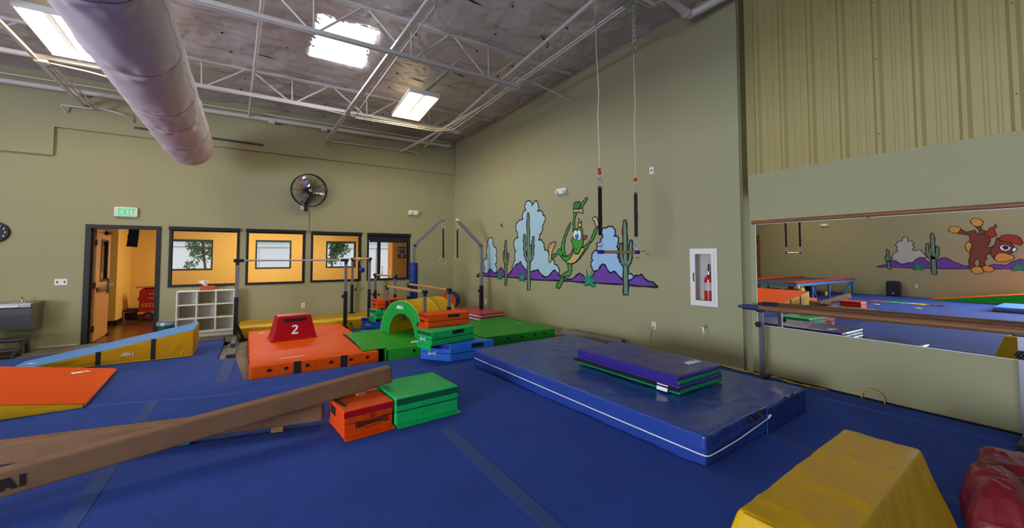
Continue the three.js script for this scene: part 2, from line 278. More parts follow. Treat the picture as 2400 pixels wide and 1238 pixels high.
// insulation blanket under the sloping roof: sags between its pins
const SKY1 = [0.72, 1.48, -7.6, -6.56], SKY2 = [-5.28, -4.52, -7.6, -6.56], SKY3 = [-5.28, -4.52, -2.4, -1.36];
const pins = [];
{
  const cell = 0.04, x0 = -9.76, x1 = 5.92, z0 = -10.4, z1 = 5.04, nx = Math.round((x1 - x0) / cell), nz = Math.round((z1 - z0) / cell), px = 0.92, pz = 0.66;
  const pin = (i, j) => [(i + 0.5 + 0.5 * (hash(i + 50, j + 50, 1) - 0.5)) * px, (j + 0.5 + 0.4 * (hash(i + 50, j + 50, 2) - 0.5)) * pz];
  const pos = new Float32Array((nx + 1) * (nz + 1) * 3), uv = new Float32Array((nx + 1) * (nz + 1) * 2), idx = [];
  const skies = [SKY1, SKY2, SKY3];
  for (let j = 0; j <= nz; j++) for (let i = 0; i <= nx; i++) {
    const x = x0 + i * cell, z = z0 + j * cell; let d = 9, qx = 0, qz = 0;
    const I = Math.floor(x / px), J = Math.floor(z / pz);
    for (let a = -1; a <= 1; a++) for (let b = -1; b <= 1; b++) { const [ux, uz] = pin(I + a, J + b), e = Math.hypot(x - ux, z - uz); if (e < d) { d = e; qx = x - ux; qz = z - uz; } }
    const th = Math.atan2(qz, qx), fall = Math.exp(-d * 2.6);
    let y = -0.075 * Math.min(d, 0.5) + 0.03 * Math.pow(1 - Math.abs(Math.sin(th * 4 + 9 * n2(I * 3.1, J * 2.7))), 2) * fall * Math.min(1, d * 5) + 0.022 * n2(x * 0.7, z * 2.2) + 0.014 * Math.pow(1 - Math.abs(n2(x * 1.1 + 0.4 * z, z * 3.4)), 3) + 0.004 * n2(x * 4, z * 8);
    y += -0.03 * Math.exp(-(((z + 10.3) % 1.3 - 0.65) ** 2) * 60);
    for (const [a, b, c, e] of skies) { const dx = Math.max(a - x, 0, x - b), dz = Math.max(c - z, 0, z - e), q = Math.hypot(dx, dz); if (q < 0.16) y += 0.05 * (1 - q / 0.16) * (0.6 + 0.7 * n2(x * 14, z * 14)); }
    const o = j * (nx + 1) + i; pos.set([x, ceilY(z) + 0.04 + y, z], o * 3); uv.set([x, z], o * 2);
  }
  for (let j = 0; j < nz; j++) for (let i = 0; i < nx; i++) {
    const x = x0 + (i + 0.5) * cell, z = z0 + (j + 0.5) * cell;
    if (skies.some(([a, b, c, e]) => x > a && x < b && z > c && z < e)) continue;
    const o = j * (nx + 1) + i; idx.push(o, o + 1, o + nx + 1, o + 1, o + nx + 2, o + nx + 1);
  }
  const g = new THREE.BufferGeometry(); g.setAttribute('position', new THREE.BufferAttribute(pos, 3)); g.setAttribute('uv', new THREE.BufferAttribute(uv, 2)); g.setIndex(idx); g.computeVertexNormals();
  const keep = mt.foil.userData.metric; mt.foil.userData.metric = false;
  const ceiling = struct('ceiling', g, mt.foil); mt.foil.userData.metric = keep;
  const dots = [];
  for (let I = -4; I < 7; I++) for (let J = -16; J < -6; J++) { const [ux, uz] = pin(I, J); if (!skies.some(([a, b, c, e]) => ux > a - 0.1 && ux < b + 0.1 && uz > c - 0.1 && uz < e + 0.1)) dots.push(cy(0.016, 0.02, 0.012, ux, ceilY(uz) + 0.032, uz, 0, 0, 0, 8)); }
  for (const d of dots.slice(0, 90)) mesh('insulation_pin', d, mt.blackMetal, ceiling);
  for (const [x, z, w, a] of [[4.05, -5.35, 0.2, 0.5], [3.2, -7.0, 0.16, 0.2], [0.0, -7.95, 0.14, 0.15], [2.5, -5.1, 0.22, 0.1], [2.55, -7.55, 0.18, 0.1]]) {   // tears in the blanket
    const t = extr([[-w, 0], [-w * 0.3, 0.014], [w * 0.2, 0.022], [w, 0.004], [w * 0.3, -0.018], [-w * 0.3, -0.008]], 0.006); t.rotateX(Math.PI / 2); t.rotateY(a); t.translate(x, ceilY(z) - 0.012, z); mesh('blanket_tear', t, mt.blackMetal, ceiling);
  }
  const roof = slab([[ZF + 0.3, ceilY(ZF + 0.3) + 0.12], [-10.6, ceilY(-10.6) + 0.12], [-10.6, ceilY(-10.6) + 0.3], [ZF + 0.3, ceilY(ZF + 0.3) + 0.3]].map(([z, y]) => [-z, y]), [], 16.4);
  roof.rotateY(Math.PI / 2); roof.translate(-9.95, 0, 0); struct('roof', roof, mt.galv);
  for (const [k, [a, b, c, e]] of skies.entries()) {
    const zc = (c + e) / 2, sl = Math.atan(0.1);
    const t = thing('skylight', ['square white skylight in the ceiling above the fan', 'bright skylight over the trampoline side of the hall', 'bright skylight over the open carpet by the pony mural'][k], 'skylight', [(a + b) / 2, ceilY(zc) + 0.08, zc]);
    mesh('diffuser', bx(b - a + 0.12, 0.012, e - c + 0.12, 0, -0.055, 0, -sl), mt.skyGlow, t);
    mesh('curb', [bx(0.02, 0.06, e - c + 0.1, (b - a) / 2 + 0.07, 0.0, 0, -sl), bx(0.02, 0.06, e - c + 0.1, -(b - a) / 2 - 0.07, 0.0, 0, -sl), bx(b - a + 0.16, 0.06, 0.02, 0, 0.055, (e - c) / 2 + 0.07), bx(b - a + 0.16, 0.06, 0.02, 0, -0.05, -(e - c) / 2 - 0.07)], mt.offwhite, t);
    const l = new THREE.RectAreaLight(SKYLIGHT_COLD, SKYLIGHT_POWER, b - a, e - c); l.position.set((a + b) / 2, ceilY(zc) - 0.06, zc); l.rotation.x = -Math.PI / 2; l.castShadow = true; scene.add(l);
  }
}
// ---------- openings in the back wall ----------
{
  const [x0, x1, y0, y1] = DOOR, d = structGroup('door_1');
  mesh('door_frame', [span(x0 - 0.05, x0 + 0.02, y0, y1 + 0.05, ZB - 0.13, ZB + 0.02), span(x1 - 0.02, x1 + 0.05, y0, y1 + 0.05, ZB - 0.13, ZB + 0.02), span(x0 + 0.02, x1 - 0.02, y1 - 0.02, y1 + 0.05, ZB - 0.13, ZB + 0.02), span(x0 + 0.02, x0 + 0.045, y0, y1 - 0.02, ZB - 0.08, ZB - 0.055)], mt.blackFrame, d);
  mesh('strike_plate', span(x1 - 0.024, x1 - 0.019, 0.95, 1.05, ZB - 0.06, ZB - 0.02), mt.galv, d);
  const leaf = new THREE.Group(); leaf.name = 'door_leaf'; leaf.position.set(x0 + 0.045, 0, ZB - 0.13); leaf.rotation.y = 0.02; d.add(leaf);
  const L = slab([[0, y0 + 0.01], [0.9, y0 + 0.01], [0.9, y1 - 0.03], [0, y1 - 0.03]], [[0.3, 0.72, 1.08, 1.84]], 0.045); L.rotateY(Math.PI / 2); L.translate(-0.02, 0, 0); mesh('leaf_panel', L, mt.woodDoor, leaf);
  const zr = (a, b, p, q, X) => bx(0.06, q - p, b - a, X ?? 0, (p + q) / 2, -(a + b) / 2);
  mesh('vision_frame', [zr(0.27, 0.31, 1.05, 1.87), zr(0.71, 0.75, 1.05, 1.87), zr(0.31, 0.71, 1.05, 1.09), zr(0.31, 0.71, 1.83, 1.87)], mt.blackFrame, leaf);
  mesh('vision_pane', bx(0.008, 0.76, 0.42, 0, 1.46, -0.51), mt.glass, leaf);
  mesh('panic_bar', [rb(0.04, 0.08, 0.5, 0.012, 0.06, 0.93, -0.34), rb(0.05, 0.09, 0.34, 0.014, 0.085, 0.95, -0.7), rb(0.04, 0.3, 0.07, 0.012, 0.045, 0.95, -0.8)], mt.stainless, leaf);
  for (const y of [0.2, 1.0, 1.8]) mesh('hinge', bx(0.03, 0.11, 0.03, 0.02, y, 0.005), mt.blackMetal, leaf);
  mesh('door_closer', [rb(0.06, 0.06, 0.26, 0.01, 0.05, 2.0, -0.6), bx(0.02, 0.02, 0.4, 0.1, 2.03, -0.4)], mt.blackMetal, leaf);
  mesh('door_stop', bx(0.03, 0.03, 0.14, 0.05, -0.03, -0.85), mt.blackMetal, leaf);
}
WINS.forEach(([x0, x1, y0, y1], k) => {
  const w = structGroup(`window_${k + 1}`), f = 0.045;
  mesh('window_frame', [span(x0 - f, x0, y0 - f, y1 + f, ZB - 0.11, ZB + 0.015), span(x1, x1 + f, y0 - f, y1 + f, ZB - 0.11, ZB + 0.015), span(x0, x1, y0 - f, y0, ZB - 0.11, ZB + 0.02), span(x0, x1, y1, y1 + f, ZB - 0.11, ZB + 0.015)], mt.blackFrame, w);
  mesh('window_pane', span(x0, x1, y0, y1, ZB - 0.07, ZB - 0.062), mt.glass, w);
  const drop = k === 3 ? 0.15 : 0.012, where = ['leftmost interior window, above the white cubby shelf', 'second interior window from the left, behind the metal bar', 'third interior window from the left, under the fan', 'rightmost interior window, pulled down over its top'][k];
  const b = thing('roller_blind', `black roller blind on the ${where}`, 'blind', [(x0 + x1) / 2, y1 - 0.002, ZB + 0.035]);
  mesh('cassette', rb(x1 - x0 + 0.11, 0.07, 0.05, 0.012, 0, 0.022, 0), mt.blackFrame, b);
  mesh('shade', bx(x1 - x0 - 0.01, drop, 0.004, 0, -0.012 - drop / 2, -0.02), mt.blackStrap, b);
  mesh('hem_bar', rb(x1 - x0 - 0.01, 0.018, 0.012, 0.004, 0, -0.016 - drop, -0.02), mt.blackFrame, b);
});
// ---------- the lobby behind the openings ----------
const ZE = -13.9;
{
  struct('lobby_floor', span(-5, 4.6, -0.2, -0.05, ZE - 0.1, -10.42), mt.lobbyFloor);
  struct('lobby_ceiling', span(-5, 4.6, 2.9, 3.0, ZE - 0.1, -10.42), mt.offwhite);
  const EW = [[-2.02, -1.1, 1.16, 2.0], [-0.1, 0.82, 1.17, 2.02], [1.79, 2.68, 1.17, 2.02]], ED = [3.02, 3.86, -0.06, 2.2];
  const far = slab([[-5, -0.1], [4.6, -0.1], [4.6, 2.95], [-5, 2.95]], [...EW, ED], 0.16); far.translate(0, 0, ZE - 0.16); struct('wall_lobby_far', far, mt.lobbyWall);
  struct('wall_lobby_left', [span(-5, -2.78, -0.05, 2.92, ZE, -12.72)], mt.lobbyWall);
  struct('wall_lobby_side', [span(-5.1, -5, -0.05, 2.95, ZE, -10.42)], mt.lobbyWall);
  struct('wall_lobby_right', [span(4.6, 4.72, -0.05, 2.95, ZE - 0.1, -10.42), span(3.36, 4.6, -0.05, 2.92, -12.5, -12.0)], mt.lobbyPanel);
  struct('baseboard_lobby', [span(-5, -2.765, -0.05, 0.06, -12.72, -12.705), span(-2.78, -2.765, -0.05, 0.06, ZE, -12.705), span(-2.765, 3.0, -0.05, 0.06, ZE, ZE + 0.015)], mt.blackFrame);
  EW.forEach(([x0, x1, y0, y1], k) => {
    const w = structGroup(`window_${k + 5}`), f = 0.04;
    mesh('window_frame', [span(x0, x0 + f, y0, y1, ZE - 0.1, ZE + 0.01), span(x1 - f, x1, y0, y1, ZE - 0.1, ZE + 0.01), span(x0 + f, x1 - f, y0, y0 + f, ZE - 0.1, ZE + 0.01), span(x0 + f, x1 - f, y1 - 0.06, y1, ZE - 0.1, ZE + 0.01)], mt.blackFrame, w);
    mesh('window_pane', span(x0 + f, x1 - f, y0 + f, y1 - 0.06, ZE - 0.06, ZE - 0.052), mt.glass, w);
  });
  const e = structGroup('door_2'), [x0, x1, y0, y1] = ED, xm = (x0 + x1) / 2;
  mesh('door_frame', [span(x0, x0 + 0.06, 0, y1, ZE - 0.12, ZE + 0.01), span(x1 - 0.06, x1, 0, y1, ZE - 0.12, ZE + 0.01), span(x0, x1, 2.08, y1, ZE - 0.12, ZE + 0.01), span(xm - 0.05, xm + 0.05, 0, 2.08, ZE - 0.1, ZE), span(x0, x1, -0.05, 0.12, ZE - 0.1, ZE)], mt.blackFrame, e);
  for (const [a, b] of [[x0 + 0.06, xm - 0.05], [xm + 0.05, x1 - 0.06]]) mesh('door_pane', span(a, b, 0.12, 2.08, ZE - 0.06, ZE - 0.052), mt.glass, e);
  mesh('pull_handle', tube([[xm + 0.1, 0.9, ZE + 0.01], [xm + 0.1, 0.92, ZE + 0.06], [xm + 0.1, 1.18, ZE + 0.06], [xm + 0.1, 1.2, ZE + 0.01]], 0.012, 20, 8), mt.chrome, e);
  // lobby lamp (out of sight above the openings)
  const l = thing('ceiling_lamp', 'flat white ceiling lamp in the orange lobby', 'lamp', [0.2, 2.88, -12.1]);
  mesh('lamp_housing', rb(3.0, 0.03, 0.6, 0.01, 0, 0.0, 0), mt.white, l); mesh('lamp_diffuser', bx(2.9, 0.01, 0.5, 0, -0.02, 0), mt.lampGlow, l);
  const a = new THREE.RectAreaLight(new THREE.Color(1, 0.92, 0.76), LOBBY_POWER, 2.9, 0.5); a.position.set(0.2, 2.845, -12.1); a.rotation.x = -Math.PI / 2; a.castShadow = true; scene.add(a);
}
// ---------- outdoors ----------
{
  struct('ground', span(-40, 40, -0.5, -0.12, -60, ZE - 0.16), std('#b9b5aa', 0.9));
  const w = structGroup('yard_wall');
  for (let k = 0; k < 14; k++) mesh('wall_panel', rb(1.96, 2.15, 0.2, 0.02, -13 + k * 2, 0.96, -25), std('#c9ced6', 0.85), w);
  mesh('coping', bx(28.4, 0.1, 0.34, 0, 2.08, -25), mt.offwhite, w);
  const h = struct('hill', (() => { const g = new THREE.SphereGeometry(1, 40, 20, 0, Math.PI * 2, 0, Math.PI / 2); g.scale(26, 5, 5); const p = g.attributes.position; for (let i = 0; i < p.count; i++) p.setY(i, p.getY(i) * (0.8 + 0.25 * n2(p.getX(i) * 0.25, 3))); g.translate(4, -0.3, -52); g.computeVertexNormals(); return g; })(), std('#8ea3ad', 0.95));
  const leaf = new THREE.PlaneGeometry(0.075, 0.14, 1, 2); { const p = leaf.attributes.position; for (let i = 0; i < p.count; i++) { const y = p.getY(i); p.setX(i, p.getX(i) * (Math.abs(y) > 0.05 ? 0.25 : 1)); p.setZ(i, -2 * y * y); } leaf.computeVertexNormals(); }
  const leafM = std('#4f7a35', 0.6, { transmission: 0.3, thickness: 0, side: THREE.DoubleSide });
  const tree = (label, x, z, hgt, rad, n, lean) => {
    const t = thing('tree', label, 'tree', [x, -0.12, z]);
    mesh('trunk', tube([[0, 0, 0], [0.05, hgt * 0.4, 0.03], [lean * 0.4, hgt * 0.75, 0], [lean * 0.7, hgt, 0.05]], 0.035, 16, 8), std('#5a4a3c', 0.9), t);
    const br = [], tips = [];
    for (let k = 0; k < 16; k++) { const y = hgt * R(0.35, 0.95), a = R(0, 6.28), L = rad * R(0.5, 1.1), e = [lean * y / hgt * 0.7 + Math.cos(a) * L, y + L * R(0.3, 0.9), Math.sin(a) * L * 0.7]; br.push(rod([lean * y / hgt * 0.6, y, 0], e, 0.014, 6, 0.005)); tips.push([[lean * y / hgt * 0.6, y, 0], e]); }
    mesh('branch', br, std('#5a4a3c', 0.9), t);
    const im = new THREE.InstancedMesh(leaf, leafM, n), o = new THREE.Object3D();
    for (let k = 0; k < n; k++) { const [a, b] = tips[k % tips.length], s = R(0.25, 1.08); o.position.set(a[0] + (b[0] - a[0]) * s + R(-0.14, 0.14), a[1] + (b[1] - a[1]) * s + R(-0.14, 0.14), a[2] + (b[2] - a[2]) * s + R(-0.14, 0.14)); o.rotation.set(R(0, 6.3), R(0, 6.3), R(0, 6.3)); o.scale.setScalar(R(0.7, 1.3)); o.updateMatrix(); im.setMatrixAt(k, o.matrix); im.setColorAt(k, new THREE.Color().setHSL(R(0.22, 0.32), 0.45, R(0.3, 0.6))); }
    im.name = 'foliage'; im.castShadow = im.receiveShadow = true; im.userData.kind = 'stuff'; t.add(im);
  };
  tree('leafy young tree outside, seen through the leftmost interior window', -1.5, -16.2, 2.5, 0.95, 760, -0.1);
  tree('dense leafy tree outside, seen through the interior window under the fan', 2.25, -16.2, 2.5, 0.7, 900, 0.05);
}
// ---------- roof steel, pipes, duct, lamps ----------
function joist(label, z, yb, xa, xb, xwall, xl) {
  const t = thing('roof_joist', label, 'joist', [0, 0, 0]), yt = ceilY(z) + 0.01;
  mesh('bottom_chord', [bar([xa, yb, z - 0.028], [xb, yb, z - 0.028], 0.008, 0.05), bar([xa, yb, z + 0.028], [xb, yb, z + 0.028], 0.008, 0.05), bar([xa, yb + 0.028, z - 0.02], [xb, yb + 0.028, z - 0.02], 0.034, 0.007), bar([xa, yb + 0.028, z + 0.02], [xb, yb + 0.028, z + 0.02], 0.034, 0.007)], mt.steelPaint, t);
  mesh('top_chord', bar([xl, yt, z], [xwall, yt, z], 0.09, 0.05), mt.steelPaint, t);
  for (let x = xa + 0.1; x < xb - 0.05; x += 1.375) {
    mesh('web_bar', rod([x, yb, z], [x - 0.62, yt, z], 0.017, 8), mt.steelPaint, t);
    mesh('web_bar', rod([x + 0.04, yb, z], [x + 0.03, yt, z], 0.013, 8), mt.steelPaint, t);
    if (x + 0.7 < xb + 0.4) mesh('web_bar', rod([x + 0.08, yb, z], [x + 0.68, yt, z], 0.017, 8), mt.steelPaint, t);
  }
  mesh('end_web', rod([xb - 0.06, yb, z], [xwall - 0.3, yt, z], 0.014, 8), mt.steelPaint, t);
}
joist('white steel roof joist nearest the back wall, behind the hanging lamps', -8.6, 4.485, -9.3, 3.95, 4.85, -9.6);
joist('white steel roof joist crossing in front of the skylight', -6.0, 4.64, -9.2, 3.95, 5.2, -9.6);
joist('white steel roof joist over the middle of the hall', -3.4, 4.9, -9.2, 4.4, 5.6, -9.6);
joist('white steel roof joist above the camera', -0.8, 5.16, -9.2, 4.6, 5.8, -9.6);
{
  const t = thing('slotted_rail', 'long grey slotted channel hung under the roof joists right of the skylight', 'rail', [0, 0, 0]);
  mesh('channel', [bar([1.77, 4.80, -4.72], [1.28, 4.25, -10.22], 0.07, 0.012), bar([1.805, 4.82, -4.72], [1.315, 4.27, -10.22], 0.01, 0.045), bar([1.735, 4.82, -4.72], [1.245, 4.27, -10.22], 0.01, 0.045)], mt.steelPaint, t);
  mesh('conduit', bent([[1.86, 4.80, -4.8], [1.62, 4.47, -8.2], [1.6, 4.4, -8.35], [1.58, 4.4, -8.5]], 0.012, 0.03), mt.steelPaint, t);
  mesh('junction_box', rb(0.13, 0.05, 0.11, 0.006, 1.5, 4.4, -8.55), mt.galv, t);
  const u = thing('slotted_rail', 'short bright grey strut running up from the right hanging lamp', 'rail', [0, 0, 0]);
  mesh('channel', [bar([2.81, 4.87, -6.15], [2.64, 4.72, -7.62], 0.05, 0.01), bar([2.835, 4.885, -6.15], [2.665, 4.735, -7.62], 0.008, 0.035), bar([2.785, 4.885, -6.15], [2.615, 4.735, -7.62], 0.008, 0.035)], mt.galv, u);
  const w = thing('slotted_rail', 'grey strut at the left of the ceiling, beside the big lamp', 'rail', [0, 0, 0]);
  mesh('channel', [bar([-2.88, 4.62, -6.6], [-2.77, 4.27, -10.23], 0.045, 0.04)], mt.steelPaint, w);
  mesh('junction_box', rb(0.14, 0.05, 0.12, 0.006, -2.78, 4.42, -8.6), mt.lightPaint, w);
  mesh('conduit', bent([[-2.7, 4.42, -8.6], [-2.3, 4.4, -8.62], [-2.02, 4.37, -8.66], [-2.0, 4.5, -8.6]], 0.013, 0.06), mt.lightPaint, w);
  const v = thing('conduit_pipe', 'thin white conduit ending in a bend on the upper left back wall', 'pipe', [0, 0, 0]);
  mesh('left_run', bent([[-2.74, 4.4, -8.75], [-2.6, 4.22, -10.1], [-3.02, 4.21, -10.1], [-2.98, 4.12, -10.22]], 0.014, 0.04), mt.steelPaint, v);
  mesh('right_run', bent([[-2.7, 4.41, -8.75], [-2.54, 4.24, -10.06], [-2.2, 4.19, -10.08], [-2.1, 4.1, -10.22]], 0.014, 0.04), mt.steelPaint, v);
  const c = thing('conduit_pipe', 'pair of thin white conduits turning along the joist under the right lamp', 'pipe', [0, 0, 0]);
  mesh('conduit', bent([[4.14, 4.97, -3.69], [3.86, 4.68, -6.5], [3.6, 4.45, -8.35], [3.3, 4.43, -8.52], [1.56, 4.4, -8.52]], 0.013, 0.12), mt.lightPaint, c);
  mesh('conduit', bent([[4.17, 4.95, -3.69], [3.9, 4.66, -6.5], [3.66, 4.42, -8.3], [3.3, 4.39, -8.52], [1.58, 4.37, -8.52]], 0.011, 0.12), mt.lightPaint, c);
  mesh('conduit', bent([[1.45, 4.4, -8.52], [1.0, 4.43, -8.52], [-0.5, 4.45, -8.53]], 0.012, 0.1), mt.lightPaint, c);
  for (const [x, y, z] of [[1.95, 4.4, -8.52], [2.9, 4.41, -8.52], [3.7, 4.53, -7.7], [3.78, 4.6, -7.2]]) mesh('pipe_strap', rb(0.03, 0.09, 0.03, 0.004, x, y, z), mt.galv, c);
  const k = thing('sprinkler_pipe', 'white sprinkler pipe running along the ceiling next to the mural wall', 'pipe', [0, 0, 0]);
  mesh('pipe', [rod([3.84, 5.1, -3.94], [3.67, 4.46, -10.2], 0.03, 14)], mt.steelPaint, k);
  for (const [x, y, z] of [[3.76, 4.84, -6.45], [3.7, 4.6, -8.8]]) { mesh('tee_fitting', [cy(0.042, 0.042, 0.1, x, y, z, Math.PI / 2 - 0.1), cy(0.018, 0.018, 0.09, x, y + 0.06, z)], mt.steelPaint, k); mesh('sprinkler_head', [cy(0.006, 0.02, 0.04, x, y + 0.12, z, 0, 0, 0, 10), cy(0.024, 0.024, 0.005, x, y + 0.145, z, 0, 0, 0, 10)], mt.blackMetal, k); }
  const vp = thing('conduit_pipe', 'straight white pipe crossing the ceiling right of the fabric duct', 'pipe', [0, 0, 0]);
  mesh('pipe', rod([0.0, 5.0, -5.2], [-0.25, 4.53, -10.05], 0.026, 14), mt.steelPaint, vp);
  const b = thing('sprinkler_pipe', 'thick white pipe running along the top of the back wall', 'pipe', [0, 0, 0]);
  mesh('pipe', rod([-9.6, 4.42, -10.1], [4.35, 4.575, -10.1], 0.045, 16), mt.steelPaint, b);
  for (const x of [-2.9, 1.15, 0.1]) mesh('coupling', rod([x, 4.493 + 0.0111 * x, -10.1], [x + 0.12, 4.494 + 0.0111 * x, -10.1], 0.054, 16), mt.steelPaint, b);
  const d = thing('conduit_pipe', 'thin white conduit above the thick pipe on the back wall', 'pipe', [0, 0, 0]);
  mesh('conduit', bent([[-9.6, 4.55, -10.0], [3.4, 4.62, -10.0], [4.3, 4.64, -10.0], [4.45, 4.58, -10.15]], 0.014, 0.05), mt.steelPaint, d);
  const e = thing('conduit_pipe', 'thin conduit on the back wall below the roof, hooked at its right end', 'pipe', [0, 0, 0]);
  mesh('conduit', bent([[1.36, 4.265, -10.2], [3.35, 4.3, -10.2], [3.55, 4.27, -10.2], [3.5, 4.2, -10.24]], 0.013, 0.06), mt.steelPaint, e);
  const f = thing('slotted_rail', 'grey channel crossing the thick pipe near the back right corner', 'rail', [0, 0, 0]);
  mesh('channel', bar([3.86, 4.64, -6.9], [3.06, 4.26, -10.23], 0.042, 0.04), mt.steelPaint, f);
  const g = thing('conduit_pipe', 'thin conduit that bends across to the mural wall', 'pipe', [0, 0, 0]);
  mesh('conduit', bent([[3.86, 4.66, -6.5], [3.86, 4.8, -5.98], [4.2, 4.78, -5.95], [5.2, 4.62, -5.95]], 0.014, 0.12), mt.steelPaint, g);
  const h = thing('drain_pipe', 'fat white pipe with an elbow high on the mural wall', 'pipe', [0, 0, 0]);
  mesh('pipe', [rod([4.55, 5.26, -3.48], [5.3, 5.15, -3.5], 0.055, 18), rod([5.36, 5.15, -3.46], [5.56, 5.26, -2.95], 0.055, 18)], mt.steelPaint, h);
  mesh('elbow', [new THREE.SphereGeometry(0.066, 16, 12).translate(5.34, 5.15, -3.49), cy(0.068, 0.068, 0.05, 5.27, 5.154, -3.5, 0, 0, Math.PI / 2 - 0.14)], mt.steelPaint, h);
  const s = thing('perforated_strip', 'black perforated steel strip high on the back wall behind the duct', 'strip', [0, 0, 0]);
  { const holes = []; const sh = new THREE.Shape([[0, 0], [2.1, 0], [2.1, 0.042], [0, 0.042]].map(([x, y]) => new THREE.Vector2(x, y))); for (let x = 0.04; x < 2.08; x += 0.055) { const p = new THREE.Path(); p.absellipse(x, 0.021, 0.016, 0.011, 0, Math.PI * 2, true); sh.holes.push(p); }
    const q = new THREE.ExtrudeGeometry(sh, { depth: 0.012, bevelEnabled: false, curveSegments: 5 }); q.rotateZ(-0.012); q.translate(-2.08, 3.985, -10.245); mesh('strip', q, mt.darkPlastic, s); }
}
{ // fabric air duct
  const t = thing('fabric_duct', 'fat pale fabric air duct hanging from the ceiling at upper left', 'duct', [-1.12, 3.55, -9.2], 0.022);
  const L = 12.2, N = 620, K = 72, prof = [], seams = [0.55, 1.18, 2.35, 3.05, 4.3, 5.6, 6.9, 8.2, 9.5, 10.8];
  const rad = (z, a) => { let r = 0.358; for (const s of seams) r -= 0.012 * Math.exp(-(((z - s) / 0.03) ** 2)); r += 0.007 * n3(Math.cos(a) * 1.4, Math.sin(a) * 1.4, z * 1.6); for (const s of seams) { const d = z - s; r += 0.02 * Math.exp(-((d / 0.2) ** 2)) * (1 - Math.exp(-((d / 0.05) ** 2))) * n3(Math.cos(a) * 2.6, Math.sin(a) * 2.6, s * 3 + d * 3); } return r; };
  const pos = [], idx = [];
  const rings = []; for (let k = 0; k <= 10; k++) rings.push([-0.14 * Math.cos(k / 10 * Math.PI / 2), Math.sin(k / 10 * Math.PI / 2)]); for (let k = 1; k <= N; k++) rings.push([L * k / N, 1]);
  for (const [z, f] of rings) for (let a = 0; a <= K; a++) { const th = a / K * Math.PI * 2, r = rad(Math.max(z, 0), th) * Math.max(f, 0.001); pos.push(Math.cos(th) * r, Math.sin(th) * r, z); }
  for (let j = 0; j < rings.length - 1; j++) for (let a = 0; a < K; a++) { const o = j * (K + 1) + a; idx.push(o, o + 1, o + K + 1, o + 1, o + K + 2, o + K + 1); }
  const g = new THREE.BufferGeometry(); g.setAttribute('position', new THREE.Float32BufferAttribute(pos, 3)); g.setAttribute('uv', new THREE.Float32BufferAttribute(new Float32Array(pos.length / 3 * 2), 2)); g.setIndex(idx);
  g.computeVertexNormals(); mesh('duct_skin', g, mt.duct, t);
  for (const s of seams) mesh('seam_band', new THREE.TubeGeometry(new THREE.CatmullRomCurve3(Array.from({ length: 48 }, (_, i) => { const a = i / 48 * 6.2832, q = rad(s, a) + 0.0005; return V(Math.cos(a) * q, Math.sin(a) * q, s); }), true), 96, 0.0035, 5, true), std('#5a5052', 0.8), t);
  const dots = []; for (let z = 0.9; z < 8.5; z += 0.036) { const b = (Math.floor(z / 0.02) % 2) * 0.05 - 0.25; if (seams.every((s) => Math.abs(z - s) > 0.07)) dots.push(new THREE.SphereGeometry(0.0065, 5, 4).translate(Math.cos(b) * rad(z, b + 6.283), Math.sin(b) * rad(z, b + 6.283), z)); }
  mesh('vent_stitching', dots, mt.stitching, t).userData.kind = 'stuff';
  for (const z of [1.2, 3.0, 5.0, 8.0]) mesh('hanger_cable', rod([0, 0.36, z], [0, ceilY(-9.2 + z) - 3.5, z], 0.004, 6), mt.galv, t);
}
function highBay(label, x, z, y, group) {
  const t = thing('hanging_lamp', label, 'lamp', [x, y, z], 0, group), sl = -0.09;
  const g = new THREE.Group(); g.name = 'lamp_body'; g.rotation.x = sl; t.add(g);
  mesh('housing', [rb(0.6, 0.05, 1.18, 0.01, 0, 0.05, 0), bx(0.6, 0.08, 0.012, 0, 0.02, -0.59), bx(0.6, 0.08, 0.012, 0, 0.02, 0.59), bx(0.012, 0.06, 1.18, 0.3, 0.03, 0), bx(0.012, 0.06, 1.18, -0.3, 0.03, 0)], mt.lightPaint, g);
  for (const s of [-1, 1]) mesh('lamp_tubes', bx(0.2, 0.02, 1.14, s * 0.15, 0.012, 0), mt.lampGlow, g);
  const cols = []; for (let k = 0; k < 40; k++) cols.push(bx(0.06, 0.004, 0.012, 0, -0.008, -0.56 + k * 0.0287)); cols.push(bx(0.004, 0.012, 1.14, -0.032, -0.004, 0), bx(0.004, 0.012, 1.14, 0.032, -0.004, 0));
  mesh('reflector_grille', cols, mt.chrome, g);
  const guard = []; for (const s of [-1, 1]) { guard.push(bx(0.003, 0.003, 1.18, s * 0.285, -0.025, 0), bx(0.003, 0.003, 1.18, s * 0.24, -0.025, 0), bx(0.003, 0.003, 1.18, s * 0.06, -0.025, 0)); for (let k = 0; k <= 24; k++) guard.push(bx(0.055, 0.003, 0.003, s * 0.268, -0.026, -0.585 + k * 0.04875)); } for (const k of [-0.585, 0.585]) guard.push(bx(0.6, 0.003, 0.003, 0, -0.025, k), bx(0.6, 0.003, 0.003, 0, -0.01, k));
  mesh('wire_guard', guard, mt.lightPaint, g);
  for (const [a, b] of [[-0.2, -0.5], [0.2, -0.5], [-0.2, 0.5], [0.2, 0.5]]) mesh('hanger_wire', rod([a, 0.08 - sl * b, b], [a, ceilY(z + b) - y - 0.02, b], 0.003, 5), mt.galv, t);
  const l = new THREE.RectAreaLight(LAMP_WARM, LAMP_POWER, 0.56, 1.14); l.position.set(x, y - 0.04, z); l.rotation.x = -Math.PI / 2 ; l.castShadow = true; scene.add(l);
  const up = new THREE.RectAreaLight(LAMP_WARM, LAMP_POWER * 0.05, 0.5, 1.1); up.position.set(x, y + 0.1, z); up.rotation.x = Math.PI / 2; up.castShadow = true; scene.add(up);
}
highBay('glowing fluorescent lamp beside the fabric duct at upper left', -2.34, -7.88, 4.58);
